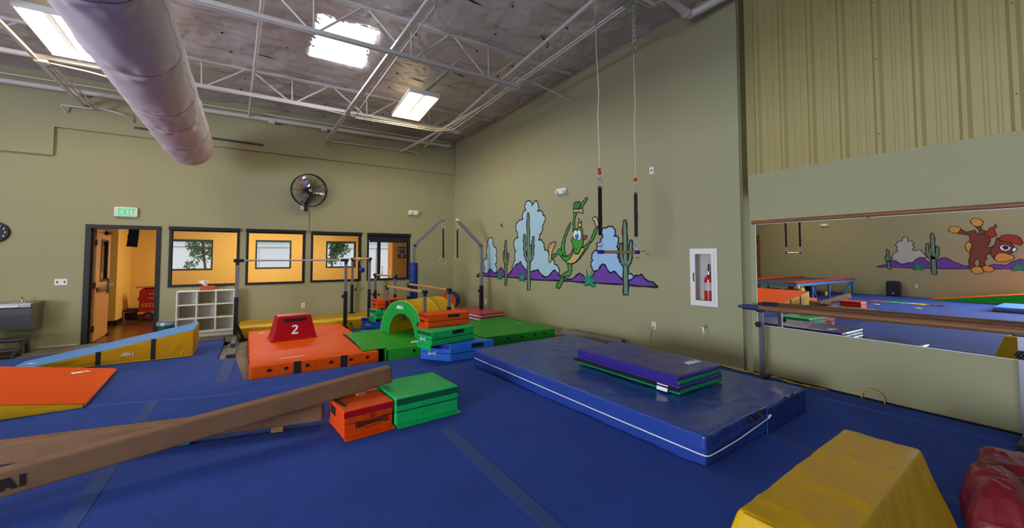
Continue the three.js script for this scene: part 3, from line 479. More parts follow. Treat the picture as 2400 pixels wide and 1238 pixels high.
highBay('glowing fluorescent lamp hanging right of the skylight', 2.6, -7.8, 4.58);
for (const [x, z, y, where] of [[-7.4, -7.88, 4.58, 'over the trampoline'], [-7.4, -2.6, 5.1, 'over the open carpet by the pony mural']]) highBay(`fluorescent lamp hanging ${where}`, x, z, y);
const MURAL = {
  mountains: [1.046,1.018,1.166,1.093,1.237,1.11,1.33,1.127,1.4,1.115,1.491,1.104,1.639,1.224,1.736,1.166,1.866,1.125,1.973,1.2,2.069,1.263,2.139,1.218,2.221,1.128,2.322,1.106,2.48,1.239,2.614,1.357,2.69,1.371,2.747,1.422,2.791,1.372,2.875,1.274,2.966,1.227,3.073,1.193,3.178,1.233,3.229,1.222,3.298,1.255,3.348,1.214,3.448,1.134,3.562,1.096,3.659,1.142,3.739,1.225,3.801,1.25,3.863,1.217,3.938,1.152,4.087,1.102,4.247,1.08,4.346,1.134,4.458,1.21,4.526,1.184,4.606,1.145,4.685,1.106,4.763,1.151,4.829,1.257,4.905,1.28,4.956,1.353,5.006,1.399,5.067,1.375,5.126,1.286,5.185,1.238,5.245,1.275,5.302,1.241,5.371,1.175,5.449,1.12,5.538,1.114,5.615,1.147,5.701,1.217,5.754,1.209,5.807,1.233,5.857,1.176,5.928,1.124,5.998,1.118,6.056,1.075,6.104,1.037,5.926,1.037,5.72,1.033,5.504,1.045,5.277,1.043,4.864,1.042,4.524,1.035,4.246,1.043,3.892,1.042,3.314,1.027,2.82,1.037,2.201,1.049,1.78,1.033,1.331,1.034],
  cloudA: [1.432,1.102,1.413,1.254,1.375,1.435,1.49,1.477,1.512,1.561,1.489,1.699,1.534,1.809,1.556,1.961,1.609,1.995,1.712,1.984,1.725,1.86,1.778,1.778,1.886,1.695,1.857,1.56,1.887,1.426,1.831,1.344,1.866,1.143,1.648,1.123],
  cloudB: [2.48,1.252,2.518,1.355,2.576,1.458,2.557,1.56,2.596,1.661,2.538,1.764,2.557,1.917,2.672,1.965,2.653,2.092,2.596,2.223,2.672,2.333,2.766,2.365,2.841,2.385,2.822,2.487,2.933,2.578,2.926,2.728,2.988,2.779,3.095,2.749,3.14,2.658,3.182,2.703,3.269,2.755,3.32,2.665,3.309,2.521,3.438,2.506,3.47,2.424,3.536,2.384,3.503,2.268,3.453,2.199,3.436,2.081,3.368,2.013,3.334,1.894,3.468,1.843,3.5,1.747,3.516,1.677,3.614,1.64,3.645,1.559,3.693,1.466,3.771,1.467,3.802,1.376,3.909,1.309,3.924,1.197,3.579,1.116,3.037,1.168],
  cloudC: [4.816,1.257,4.765,1.328,4.74,1.39,4.779,1.464,4.767,1.547,4.794,1.61,4.884,1.651,4.897,1.723,4.872,1.765,4.961,1.804,5.024,1.905,5.013,2.049,5.099,2.061,5.184,2.084,5.266,2.046,5.289,1.975,5.264,1.906,5.345,1.883,5.344,1.794,5.32,1.716,5.343,1.666,5.319,1.607,5.341,1.518,5.374,1.44,5.441,1.402,5.463,1.324,5.529,1.297,5.55,1.24,5.658,1.187,5.527,1.114,5.04,1.192],
  cacti: [
    [[2.228,1.922,2.242,0.869], [2.167,1.665,2.172,1.481,2.237,1.346], [2.322,1.607,2.302,1.456,2.245,1.32]],
    [[3.005,2.515,3.029,0.802], [2.881,2.04,2.905,1.609,3.009,1.412], [3.17,1.977,3.144,1.571,3.031,1.412], [3.081,1.779,3.066,1.486]],
    [[5.49,2.186,5.497,0.878], [5.406,1.773,5.42,1.489,5.49,1.379], [5.609,1.822,5.587,1.5,5.508,1.372]]],
  agaves: [[2.002,1.036],[2.802,1.048],[4.697,1.054]], birds: [5.86,1.613,5.939,1.564,5.737,1.506],
  lizard: {
    tail: [4.254,2.217,4.156,2.11,4.075,1.957,4.015,1.818,3.991,1.713,4.014,1.589,4.071,1.511,4.175,1.537,4.129,1.563,4.084,1.659,4.087,1.799,4.125,1.937,4.195,2.074],
    leg_back: [3.872,1.617,3.92,1.687,3.984,1.678,4.049,1.572,4.128,1.468,4.048,1.476,3.967,1.554,3.896,1.581,3.762,1.501,3.713,1.509,3.75,1.572],
    foot_back: [3.651,1.419,3.638,1.5,3.651,1.573,3.635,1.736,3.69,1.808,3.776,1.838,3.844,1.831,3.837,1.778,3.763,1.68,3.726,1.591,3.713,1.464,3.688,1.419],
    arm_up: [4.313,2.016,4.307,2.171,4.326,2.307,4.338,2.418,4.419,2.411,4.371,2.321,4.352,2.186,4.361,2.031],
    palm: [4.338,2.409,4.328,2.479,4.372,2.475,4.459,2.468,4.545,2.477,4.565,2.424,4.554,2.375,4.501,2.405,4.426,2.411],
    knuckles: [4.323,2.488,4.329,2.574,4.373,2.612,4.439,2.614,4.492,2.6,4.503,2.557,4.459,2.485,4.372,2.475],
    finger: [4.459,2.468,4.502,2.523,4.567,2.609,4.631,2.67,4.668,2.669,4.668,2.641,4.598,2.556,4.523,2.479],
    arm_right: [4.537,1.705,4.622,1.756,4.705,1.817,4.778,1.93,4.829,2.034,4.89,2.096,4.913,2.07,4.844,1.928,4.787,1.84,4.705,1.768,4.61,1.645],
    hand_right: [4.889,2.072,4.846,2.156,4.835,2.208,4.791,2.233,4.791,2.27,4.842,2.286,4.891,2.267,4.924,2.183,4.919,2.078],
    leg_front: [4.162,1.399,4.263,1.4,4.269,1.263,4.239,1.177,4.183,1.14,4.069,1.136,4.022,1.117,4.045,1.048,3.974,0.94,3.955,0.895,3.867,0.889,3.851,0.95,3.916,1.024,3.975,1.08,3.987,1.15,4.115,1.224,4.179,1.252],
    body: [4.117,1.429,4.025,1.493,4.014,1.572,4.071,1.537,4.152,1.542,4.243,1.589,4.303,1.682,4.387,1.724,4.538,1.721,4.622,1.72,4.6,1.637,4.515,1.537,4.428,1.461,4.319,1.401,4.185,1.395],
    belly: [4.121,1.429,4.213,1.485,4.298,1.588,4.31,1.648,4.364,1.592,4.451,1.596,4.505,1.685,4.538,1.71,4.596,1.7,4.579,1.654,4.504,1.571,4.439,1.487,4.341,1.418,4.23,1.394],
    head: [4.324,2.05,4.39,2.072,4.456,2.111,4.52,2.1,4.545,2.039,4.55,1.939,4.564,1.838,4.549,1.755,4.495,1.672,4.462,1.613,4.408,1.588,4.353,1.605,4.31,1.682,4.3,1.794,4.267,1.846,4.278,1.889,4.312,1.913],
    tongue: [4.552,1.885,4.592,1.934,4.651,1.938,4.655,1.91,4.623,1.878,4.581,1.874],
    crown: [4.451,2.12,4.439,2.206,4.467,2.182,4.453,2.298,4.489,2.208,4.499,2.177,4.538,2.241,4.52,2.158,4.511,2.113],
  },
  eyes: [4.374,1.971,4.461,1.959,4.393,1.934,4.428,1.933,4.343,1.687,4.391,1.686],
};
const PONY = {
  mountains: [-5.763,1.107,-5.581,1.176,-5.402,1.257,-5.215,1.388,-5.113,1.313,-4.984,1.226,-4.816,1.304,-4.708,1.293,-4.596,1.418,-4.47,1.505,-4.383,1.469,-4.3,1.348,-4.165,1.289,-4.01,1.423,-3.859,1.495,-3.779,1.46,-3.653,1.355,-3.528,1.287,-3.39,1.208,-3.253,1.188,-2.983,1.183,-2.763,1.232,-2.691,1.267,-2.468,1.238,-2.369,1.316,-2.244,1.393,-2.149,1.447,-2.076,1.416,-1.981,1.374,-1.805,1.251,-1.809,1.136,-2.416,1.12,-2.767,1.11,-3.271,1.096,-3.921,1.078,-4.43,1.089,-4.786,1.08,-5.348,1.104],
  cloud: [-5.303,1.336,-5.261,1.439,-5.268,1.516,-5.237,1.619,-5.138,1.721,-5.09,1.746,-5.135,1.823,-5.114,1.912,-5.169,1.964,-5.129,2.027,-5.098,2.116,-4.976,2.125,-4.954,2.225,-4.878,2.286,-4.806,2.245,-4.801,2.119,-4.683,2.103,-4.646,2.015,-4.687,1.966,-4.627,1.89,-4.665,1.816,-4.658,1.741,-4.497,1.776,-4.411,1.689,-4.354,1.567,-4.34,1.481,-4.598,1.344,-4.984,1.239],
  legup: [-3.036,2.302,-2.988,2.402,-3.087,2.585,-2.967,2.593,-2.928,2.444,-2.842,2.394,-2.919,2.263],
  belly: [-3.339,1.842,-3.303,2.003,-3.248,2.059,-3.168,1.931,-3.22,1.726,-3.231,1.611],
  tail: [-2.902,2.318,-2.798,2.392,-2.766,2.502,-2.664,2.551,-2.639,2.65,-2.6,2.536,-2.66,2.451,-2.641,2.361,-2.617,2.227,-2.748,2.155],
  body: [-3.255,1.108,-3.27,1.36,-3.232,1.589,-3.235,1.726,-3.176,1.931,-3.233,2.047,-3.22,2.207,-3.294,2.291,-3.402,2.319,-3.526,2.371,-3.427,2.494,-3.291,2.394,-3.122,2.443,-3.078,2.406,-3.036,2.302,-2.889,2.284,-2.776,2.189,-2.766,2.033,-2.829,1.878,-2.874,1.834,-2.743,1.854,-2.699,1.898,-2.706,1.676,-2.779,1.632,-2.869,1.543,-2.857,1.454,-2.92,1.319,-2.88,1.185,-2.983,1.183,-3.042,1.182,-3.027,1.43,-3.095,1.407,-3.143,1.316,-3.132,1.179,-3.194,1.133],
  head: [-2.745,1.81,-2.669,1.941,-2.636,2.095,-2.591,2.171,-2.532,2.048,-2.387,2.021,-2.294,1.932,-2.257,1.845,-2.261,1.716,-2.374,1.587,-2.542,1.499,-2.658,1.411,-2.726,1.499,-2.765,1.632],
  mane: [-2.571,2.137,-2.505,2.233,-2.379,2.261,-2.217,2.232,-2.126,2.142,-2.079,1.969,-2.135,1.885,-2.253,1.953,-2.387,2.011,-2.525,2.037],
  muzzle: [-2.683,1.499,-2.623,1.62,-2.523,1.653,-2.387,1.608,-2.28,1.543,-2.283,1.457,-2.38,1.391,-2.505,1.357,-2.603,1.35,-2.672,1.411],
  hoofA: [-3.722,2.487,-3.662,2.59,-3.534,2.599,-3.426,2.541,-3.444,2.449,-3.526,2.364,-3.636,2.388],
  hoofB: [-3.181,2.733,-3.147,2.845,-3.063,2.85,-2.96,2.808,-2.904,2.724,-2.93,2.602,-3.028,2.567,-3.117,2.603],
  hoofC: [-3.227,1.041,-3.193,1.144,-3.072,1.181,-2.984,1.149,-2.947,1.027,-2.991,0.947,-3.14,0.93],
  hoofD: [-2.97,1.138,-2.924,1.207,-2.822,1.213,-2.723,1.144,-2.719,1.056,-2.799,1.005,-2.915,1.017],
  eye: [-2.574,1.818,-2.529,1.905,-2.445,1.918,-2.351,1.868,-2.326,1.803,-2.397,1.717,-2.507,1.729],
  pupil: [-2.503,1.839,-2.46,1.882,-2.392,1.858,-2.394,1.793,-2.45,1.766],
  eye2: [-2.313,1.759,-2.257,1.823,-2.204,1.801,-2.234,1.705,-2.289,1.69],
  cacti: [
    [[-5.401,1.806,-5.373,1.039], [-5.452,1.542,-5.437,1.386,-5.386,1.322], [-5.333,1.477,-5.35,1.374,-5.384,1.315]],
    [[-4.14,2.401,-4.131,0.868], [-4.275,2.017,-4.275,1.615,-4.153,1.422], [-4.025,1.902,-4.038,1.59,-4.14,1.441], [-4.208,1.833,-4.199,1.591,-4.152,1.446]]],
  agaves: [[-4.544,1.098],[-2.199,1.147]],
};
// ---------- things fixed on the walls ----------
const WALL_ANG = -1.41764;
const onMural = (s) => [4.606 + 0.15255 * s, 0, -10.302 + 0.9883 * s];
function muralThing(name, label, cat, s, y, off = 0.001, group) { const [x, , z] = onMural(s); const t = thing(name, label, cat, [x - 0.9883 * off, y, z + 0.15255 * off], WALL_ANG, group); return t; }
// flat paint: a filled outline with a black brush line round it
const pairs = (a) => { const o = []; for (let i = 0; i < a.length; i += 2) o.push([a[i], a[i + 1]]); return o; };
const smooth = (pts, k = 4, ten = 0.5) => new THREE.CatmullRomCurve3(pts.map(([x, y]) => V(x, y, 0)), true, 'catmullrom', ten).getPoints(pts.length * k).slice(0, -1).map((p) => [p.x, p.y]);
function paint(pts, z) { return new THREE.ShapeGeometry(new THREE.Shape(pts.map(([x, y]) => new THREE.Vector2(x, y)))).translate(0, 0, z); }
function brush(pts, w, z, closed = true) {                       // a ribbon along the line
  const n = pts.length, pos = [], idx = [];
  for (let i = 0; i < n; i++) {
    const a = pts[closed ? (i + n - 1) % n : Math.max(0, i - 1)], b = pts[closed ? (i + 1) % n : Math.min(n - 1, i + 1)], dx = b[0] - a[0], dy = b[1] - a[1], L = Math.hypot(dx, dy) || 1, q = w * (0.42 + 0.12 * Math.sin(i * 1.7));
    pos.push(pts[i][0] - dy / L * q, pts[i][1] + dx / L * q, z, pts[i][0] + dy / L * q, pts[i][1] - dx / L * q, z);
  }
  for (let i = 0; i < (closed ? n : n - 1); i++) { const o = i * 2, p = ((i + 1) % n) * 2; idx.push(o, o + 1, p, o + 1, p + 1, p); }
  const g = new THREE.BufferGeometry(); g.setAttribute('position', new THREE.Float32BufferAttribute(pos, 3)); g.setAttribute('normal', new THREE.Float32BufferAttribute(pos.map((_, i) => (i % 3 === 2 ? 1 : 0)), 3)); g.setAttribute('uv', new THREE.Float32BufferAttribute(new Float32Array(pos.length / 3 * 2), 2)); g.setIndex(idx); return g;
}
const ink = std('#0d0b12', 0.7, { side: THREE.DoubleSide }), paintM = (c) => std(c, 0.7, { side: THREE.DoubleSide });
const PM = { cloud: paintM('#a9cde0'), cloud2: paintM('#9fc6ea'), mount: paintM('#6e3fa6'), cactus: paintM('#6d8c74'), agave: paintM('#15936f'), skin: paintM('#3f9a33'), tan: paintM('#d5b06c'), eye: paintM('#e9eef4'), blue: paintM('#2f6fd0'), tongue: paintM('#d23a1c'), crown: paintM('#e5c21c'), brown: paintM('#7a3d28'), mane: paintM('#9c3317'), hoof: paintM('#cf9d45'), grey: paintM('#b9bdb4'), dark: paintM('#1b1426') };
let layer = 0.0012;
function figure(parent, name, pts, mat, w = 0.032, sm = 4) { const p = sm ? smooth(pts, sm) : pts; layer += 0.0002; const m = mesh(name, paint(p, layer), mat, parent); layer += 0.0001; mesh('outline', brush(p, w, layer), ink, m); return m; }
function cactus(parent, arms, width, w) {
  const limb = (pts, wd, round0) => { const c = new THREE.CatmullRomCurve3(pts.map(([x, y]) => V(x, y, 0)), false, 'catmullrom', 0.5), N = 18, L = [], Rr = []; for (let i = 0; i <= N; i++) { const t = i / N, p = c.getPoint(t), d = c.getTangent(t), q = wd / 2 * Math.min(1, Math.sqrt(t * 10 + 0.03)) * (0.82 + 0.3 * t); L.push([p.x - d.y * q, p.y + d.x * q]); Rr.push([p.x + d.y * q, p.y - d.x * q]); } return [...L, ...Rr.reverse()]; };
  const ls = arms.map((a, i) => limb(pairs(a), i ? width * 0.72 : width));
  layer += 0.0002; const bl = layer; layer += 0.0001; const m = mesh('cactus', ls.map((l) => paint(l, layer)), PM.cactus, parent); mesh('outline', ls.map((l) => brush(l, w * 2.1, bl)), ink, m);
}
function agave(parent, x, y, r, w) { const pts = []; for (let k = 0; k <= 7; k++) { const a = Math.PI * (-0.12 + 1.24 * k / 7), L = r * (0.85 + 0.35 * Math.sin(Math.PI * k / 7)) * (k % 2 ? 0.95 : 1.1); pts.push([x + Math.cos(a) * L, y + Math.sin(a) * L * 1.05]); if (k < 7) { const b = a + Math.PI * 0.62 / 7; pts.push([x + Math.cos(b) * r * 0.45, y + Math.sin(b) * r * 0.45]); } } pts.push([x - r * 0.4, y - r * 0.42], [x, y - r * 0.25], [x + r * 0.5, y - r * 0.5]); figure(parent, 'agave', pts, PM.agave, w, 0); }
const ell = (x, y, a, b, n = 28) => Array.from({ length: n }, (_, i) => [x + a * Math.cos(i / n * 6.2832), y + b * Math.sin(i / n * 6.2832)]);
{
  const t = muralThing('painted_mural', 'desert mural with a green lizard, purple mountains and cacti on the long wall', 'mural', 0, 0, 0.0);
  const scallop = (pts, n = 1) => { const o = []; for (let i = 0; i < pts.length; i++) { const a = pts[i], b = pts[(i + 1) % pts.length], L = Math.hypot(b[0] - a[0], b[1] - a[1]); o.push(a); if (L > 0.05) o.push([(a[0] + b[0]) / 2 - (b[1] - a[1]) * 0.2, (a[1] + b[1]) / 2 + (b[0] - a[0]) * 0.2]); } return o; };
  figure(t, 'cloud', scallop(pairs(MURAL.cloudA)), PM.cloud); figure(t, 'cloud', scallop(pairs(MURAL.cloudB)), PM.cloud); figure(t, 'cloud', scallop(pairs(MURAL.cloudC)), PM.cloud2);
  figure(t, 'mountain_range', pairs(MURAL.mountains), PM.mount, 0.036, 2);
  MURAL.cacti.forEach((c, i) => cactus(t, c, [0.05, 0.07, 0.07][i], 0.03));
  agave(t, ...MURAL.agaves[0], 0.12, 0.018); agave(t, ...MURAL.agaves[1], 0.15, 0.02); agave(t, ...MURAL.agaves[2], 0.19, 0.02);
  for (let i = 0; i < 6; i += 2) { const [x, y] = MURAL.birds.slice(i, i + 2); layer += 0.0001; mesh('bird', brush([[x - 0.045, y + 0.015], [x - 0.02, y + 0.02], [x, y], [x + 0.02, y + 0.02], [x + 0.045, y + 0.012]], 0.01, layer, false), ink, t); }
  const z = new THREE.Group(); z.name = 'painted_lizard'; t.add(z);
  const L = (k, n, m, w = 0.02) => figure(z, n, pairs(MURAL.lizard[k]), m, w, 4);
  const flatFig = (n, pts, m, w = 0.014) => figure(z, n, pts, m, w, 0);
  // sub-parts of the figure carry their own outlines merged into one dark line
  const lines = [], fill = (k, n, m, sm = 4) => { const p = sm ? smooth(pairs(MURAL.lizard[k]), sm) : pairs(MURAL.lizard[k]); layer += 0.0002; mesh(n, paint(p, layer), m, z); layer += 0.0001; lines.push(brush(p, 0.024, layer)); };
  fill('tail', 'tail', PM.skin); fill('arm_up', 'arm', PM.skin); fill('leg_front', 'leg', PM.skin); fill('leg_back', 'leg', PM.skin); fill('foot_back', 'foot', PM.tan); fill('body', 'body', PM.skin); fill('hand_right', 'hand', PM.tan); fill('arm_right', 'arm', PM.skin); fill('belly', 'belly', PM.tan);
  fill('palm', 'palm', PM.tan); fill('finger', 'finger', PM.skin); fill('knuckles', 'knuckles', PM.skin); fill('crown', 'crown', PM.crown, 0); fill('tongue', 'tongue', PM.tongue); fill('head', 'head', PM.skin);
  const E = pairs(MURAL.eyes);
  for (const [i, a, b, m, n] of [[1, 24, 62, PM.eye, 'eye'], [0, 27, 54, PM.eye, 'eye'], [2, 15, 26, PM.blue, 'pupil'], [3, 14, 25, PM.blue, 'pupil'], [4, 5, 14, PM.dark, 'nostril'], [5, 5, 14, PM.dark, 'nostril']]) { const p = ell(E[i][0], E[i][1], a * 0.00227, b * 0.0017); layer += 0.0002; mesh(n, paint(p, layer), m, z); layer += 0.0001; if (i < 2) lines.push(brush(p, 0.013, layer)); }
  { const k = pairs(MURAL.lizard.knuckles); const [x0, y0] = k[0]; for (let i = 0; i < 3; i++) lines.push(brush([[x0 + 0.05 + i * 0.045, y0 - 0.01], [x0 + 0.04 + i * 0.05, y0 + 0.08], [x0 + 0.07 + i * 0.05, y0 + 0.14]], 0.012, layer + 0.0001, false)); }
  for (const [k, idx, to] of [['foot_back', [3, 4, 5], 9], ['leg_front', [10, 11, 12], 8]]) { const q = pairs(MURAL.lizard[k]); for (const i of idx) { const a = [(q[i][0] + q[i + 1][0]) / 2, (q[i][1] + q[i + 1][1]) / 2], b = q[to]; lines.push(brush([a, [a[0] + (b[0] - a[0]) * 0.18, a[1] + (b[1] - a[1]) * 0.18], [a[0] + (b[0] - a[0]) * 0.36, a[1] + (b[1] - a[1]) * 0.36]], 0.011, layer + 0.0001, false)); } }
  mesh('outline', lines, ink, z);
}
layer = 0.0012;
{ // pony mural on the far left wall, seen in the mirror
  const t = thing('painted_mural', 'desert mural with a bucking brown pony on the far wall, seen in the mirror', 'mural', [XL, 0, 0], Math.PI / 2);
  const F = (a) => pairs(a).map(([z, y]) => [-z, y]);
  figure(t, 'cloud', F(PONY.cloud), PM.grey, 0.03); figure(t, 'mountain_range', F(PONY.mountains), PM.mount, 0.028, 2);
  PONY.cacti.forEach((c, i) => cactus(t, c.map((a) => F(a).flat()), [0.065, 0.1][i], 0.03));
  for (const a of PONY.agaves) agave(t, -a[0], a[1], 0.2, 0.02);
  const z = new THREE.Group(); z.name = 'painted_pony'; t.add(z); const lines = [];
  const fill = (k, n, m, sm = 4) => { const p = sm ? smooth(F(PONY[k]), sm) : F(PONY[k]); layer += 0.0002; mesh(n, paint(p, layer), m, z); layer += 0.0001; lines.push(brush(p, 0.024, layer)); };
  fill('legup', 'leg', PM.brown); fill('belly', 'belly', PM.hoof); fill('tail', 'tail', PM.mane, 0); fill('body', 'body', PM.brown); fill('head', 'head', PM.brown); fill('mane', 'mane', PM.mane, 0); fill('muzzle', 'muzzle', PM.hoof); for (const h of ['hoofA', 'hoofB', 'hoofC', 'hoofD']) fill(h, 'hoof', PM.hoof); fill('eye', 'eye', PM.eye); fill('eye2', 'eye', PM.eye); fill('pupil', 'pupil', PM.dark);
  mesh('outline', lines, ink, z);
}
{ // fire extinguisher cabinet, let into the mural wall
  const t = muralThing('extinguisher_cabinet', 'white glass-fronted cabinet with a red fire extinguisher on the long wall', 'cabinet', 6.845, 1.23);
  const W = 0.4, H = 0.86, f = 0.05;
  mesh('frame', [span(-W / 2, -W / 2 + f, -H / 2, H / 2, 0, 0.02), span(W / 2 - f, W / 2, -H / 2, H / 2, 0, 0.02), span(-W / 2 + f, W / 2 - f, -H / 2, -H / 2 + f, 0, 0.02), span(-W / 2 + f, W / 2 - f, H / 2 - f, H / 2, 0, 0.02)], mt.white, t);
  const i = W / 2 - f + 0.004, j = H / 2 - f + 0.004, e = 0.035; const door = mesh('door', [span(-i, -i + e, -j, j, 0.0, 0.032), span(i - e, i, -j, j, 0, 0.032), span(-i + e, i - e, -j, -j + e, 0, 0.032), span(-i + e, i - e, j - e, j, 0, 0.032)], mt.white, t);
  mesh('door_glass', span(-i + e, i - e, -j + e, j - e, 0.014, 0.018), mt.glass, door); mesh('pull_handle', bent([[-i + 0.018, -0.06, 0.03], [-i + 0.018, -0.06, 0.055], [-i + 0.018, 0.06, 0.055], [-i + 0.018, 0.06, 0.03]], 0.006, 0.012), mt.blackMetal, door);
  mesh('inner_box', [span(-0.155, 0.155, -0.39, 0.39, -0.2, -0.19), span(-0.155, -0.145, -0.39, 0.39, -0.19, -0.002), span(0.145, 0.155, -0.39, 0.39, -0.19, -0.002), span(-0.145, 0.145, -0.39, -0.38, -0.19, -0.002), span(-0.145, 0.145, 0.38, 0.39, -0.19, -0.002)], mt.offwhite, t);
  const x = thing('fire_extinguisher', 'red fire extinguisher inside the white wall cabinet', 'extinguisher', [t.position.x + 0.9883 * 0.095 + 0.15255 * 0.03, 1.23 - 0.38, t.position.z - 0.15255 * 0.095 + 0.9883 * 0.03], WALL_ANG);
  mesh('cylinder', lathe([[0, 0], [0.06, 0], [0.066, 0.01], [0.066, 0.33], [0.055, 0.375], [0.025, 0.4], [0.02, 0.42], [0, 0.42]]), std('#b8121c', 0.25, { clearcoat: 0.6 }), x);
  mesh('valve', [cy(0.018, 0.02, 0.05, 0, 0.44, 0), rb(0.02, 0.02, 0.1, 0.004, 0, 0.47, 0.01), rb(0.016, 0.014, 0.1, 0.004, 0, 0.5, 0.02, 0.25)], mt.chrome, x); mesh('hose', tube([[0.02, 0.45, 0], [0.07, 0.43, 0.03], [0.085, 0.3, 0.03], [0.08, 0.15, 0.03]], 0.009, 24, 8), mt.rubber, x); mesh('grip', rb(0.022, 0.1, 0.02, 0.004, 0, 0.53, 0), mt.blackPlastic, x);
  mesh('instruction_label', new THREE.CylinderGeometry(0.0668, 0.0668, 0.12, 24, 1, true, -0.9, 1.8).translate(0, 0.24, 0), mt.offwhite, x);
}
function emergencyLight(t) { mesh('housing', rb(0.27, 0.12, 0.05, 0.015, 0, 0, 0.027), mt.white, t); for (const s of [-1, 1]) { const h = mesh('lamp_head', cy(0.042, 0.034, 0.05, s * 0.09, -0.02, 0.075, Math.PI / 2 + 0.15, s * 0.3), mt.white, t); mesh('lens', cy(0.034, 0.034, 0.006, s * 0.096, -0.025, 0.1, Math.PI / 2 + 0.15, s * 0.3), mt.offwhite, h); } }
emergencyLight(muralThing('emergency_light', 'white twin-head emergency light above the painted lizard', 'emergency light', 4.03, 2.87));
emergencyLight(thing('emergency_light', 'white twin-head emergency light high on the back wall near the corner', 'emergency light', [3.42, 2.69, ZB], 0));
emergencyLight(thing('emergency_light', 'white emergency light on the far left wall, seen in the mirror', 'emergency light', [XL, 2.9, -7.45], Math.PI / 2));
function plate(t, w, h, kind) { mesh('cover_plate', rb(w, h, 0.008, 0.003, 0, 0, 0.004), mt.white, t); if (kind === 'outlet') for (const y of [0.02, -0.02]) { const s = mesh('socket', rb(0.034, 0.03, 0.006, 0.006, 0, y, 0.008), mt.offwhite, t); mesh('slot', [bx(0.003, 0.01, 0.002, -0.008, y + 0.002, 0.0115), bx(0.003, 0.01, 0.002, 0.008, y + 0.002, 0.0115)], mt.blackPlastic, s); } else for (const x of kind === 'double' ? [-0.045, 0.045] : [0]) mesh('toggle', [rb(0.014, 0.026, 0.01, 0.002, x, 0.004, 0.01, -0.3), bx(0.02, 0.036, 0.003, x, 0, 0.008)], mt.darkPlastic, t); }
plate(thing('light_switch', 'white double light switch plate left of the open door', 'switch', [-2.97, 1.085, ZB]), 0.16, 0.115, 'double');
plate(thing('wall_outlet', 'white outlet on the back wall above the red trapezoid block', 'outlet', [0.87, 0.42, ZB]), 0.075, 0.12, 'outlet');
plate(thing('wall_outlet', 'white outlet on the back wall under the wall fan', 'outlet', [0.83, 2.68, ZB]), 0.11, 0.12, 'outlet');
plate(muralThing('wall_outlet', 'white outlet with a yellow cord plugged in below the mural', 'outlet', 6.02, 0.4), 0.075, 0.12, 'outlet');
plate(muralThing('light_switch', 'small white blank plate high on the long wall right of the trapeze', 'switch', 6.02, 2.98), 0.075, 0.12, 'single');
plate(muralThing('wall_outlet', 'white outlet beside the right post of the ring frame', 'outlet', 1.46, 0.4), 0.075, 0.12, 'outlet');
{ const t = muralThing('wall_hook', 'small dark hook on the long wall left of the mural lizard', 'hook', 2.1, 2.29); mesh('hook', tube([[0, 0.04, 0.005], [0.01, 0.02, 0.04], [0.02, -0.02, 0.05], [0.03, -0.04, 0.02], [-0.03, 0.02, 0.03]], 0.007, 24, 6), mt.darkPlastic, t); }
{ const t = muralThing('wall_hook', 'small knob with a tag and a thin string low on the long wall', 'knob', 6.86, 0.5); mesh('knob', lathe([[0, 0], [0.014, 0], [0.01, 0.02], [0.022, 0.03], [0.02, 0.045], [0, 0.05]], 16).rotateX(Math.PI / 2), mt.galv, t); mesh('paper_tag', bx(0.03, 0.1, 0.002, -0.03, -0.06, 0.02, 0, 0, 0.15), mt.white, t); mesh('string', tube([[0.01, 0, 0.03], [0.05, -0.2, 0.02], [0.01, -0.42, 0.02], [-0.04, -0.2, 0.02], [-0.01, -0.01, 0.03]], 0.003, 40, 5), mt.rope, t); }
{ // EXIT sign
  const t = thing('exit_sign', 'white exit sign with green letters above the open door', 'sign', [-2.15, 2.38, ZB]);
  mesh('housing', rb(0.33, 0.185, 0.055, 0.014, 0, 0, 0.03), mt.white, t); mesh('exit_letters', put2(lettering('EXIT', 0.118, 0.004).scale(0.74, 1.12, 1), 0.012, -0.002, 0.058), mt.exitGlow, t);
}
function put2(g, x, y, z, rx = 0, ry = 0, rz = 0) { return place(g, x, y, z, rx, ry, rz); }
{ // clock
  const t = thing('wall_clock', 'round black wall clock with white numerals at the left edge', 'clock', [-3.765, 1.95, ZB]);
  mesh('case', lathe([[0, 0], [0.172, 0], [0.175, 0.02], [0.168, 0.04], [0.15, 0.042], [0.15, 0.03], [0, 0.03]], 48).rotateX(Math.PI / 2), mt.blackPlastic, t);
  mesh('dial', new THREE.CircleGeometry(0.15, 48).translate(0, 0, 0.0315), std('#0e0e12', 0.6), t);
  const d = []; for (let k = 1; k <= 12; k++) { const a = k * Math.PI / 6; d.push(lettering(String(k), 0.03).translate(Math.sin(a) * 0.122, Math.cos(a) * 0.122, 0.032)); } mesh('numerals', d, mt.whiteInk, t);
  mesh('hour_hand', bx(0.008, 0.07, 0.002, -0.02, 0.028, 0.036, 0, 0, 0.6), mt.whiteInk, t); mesh('minute_hand', bx(0.006, 0.11, 0.002, -0.035, -0.04, 0.039, 0, 0, -0.7), mt.whiteInk, t);
}
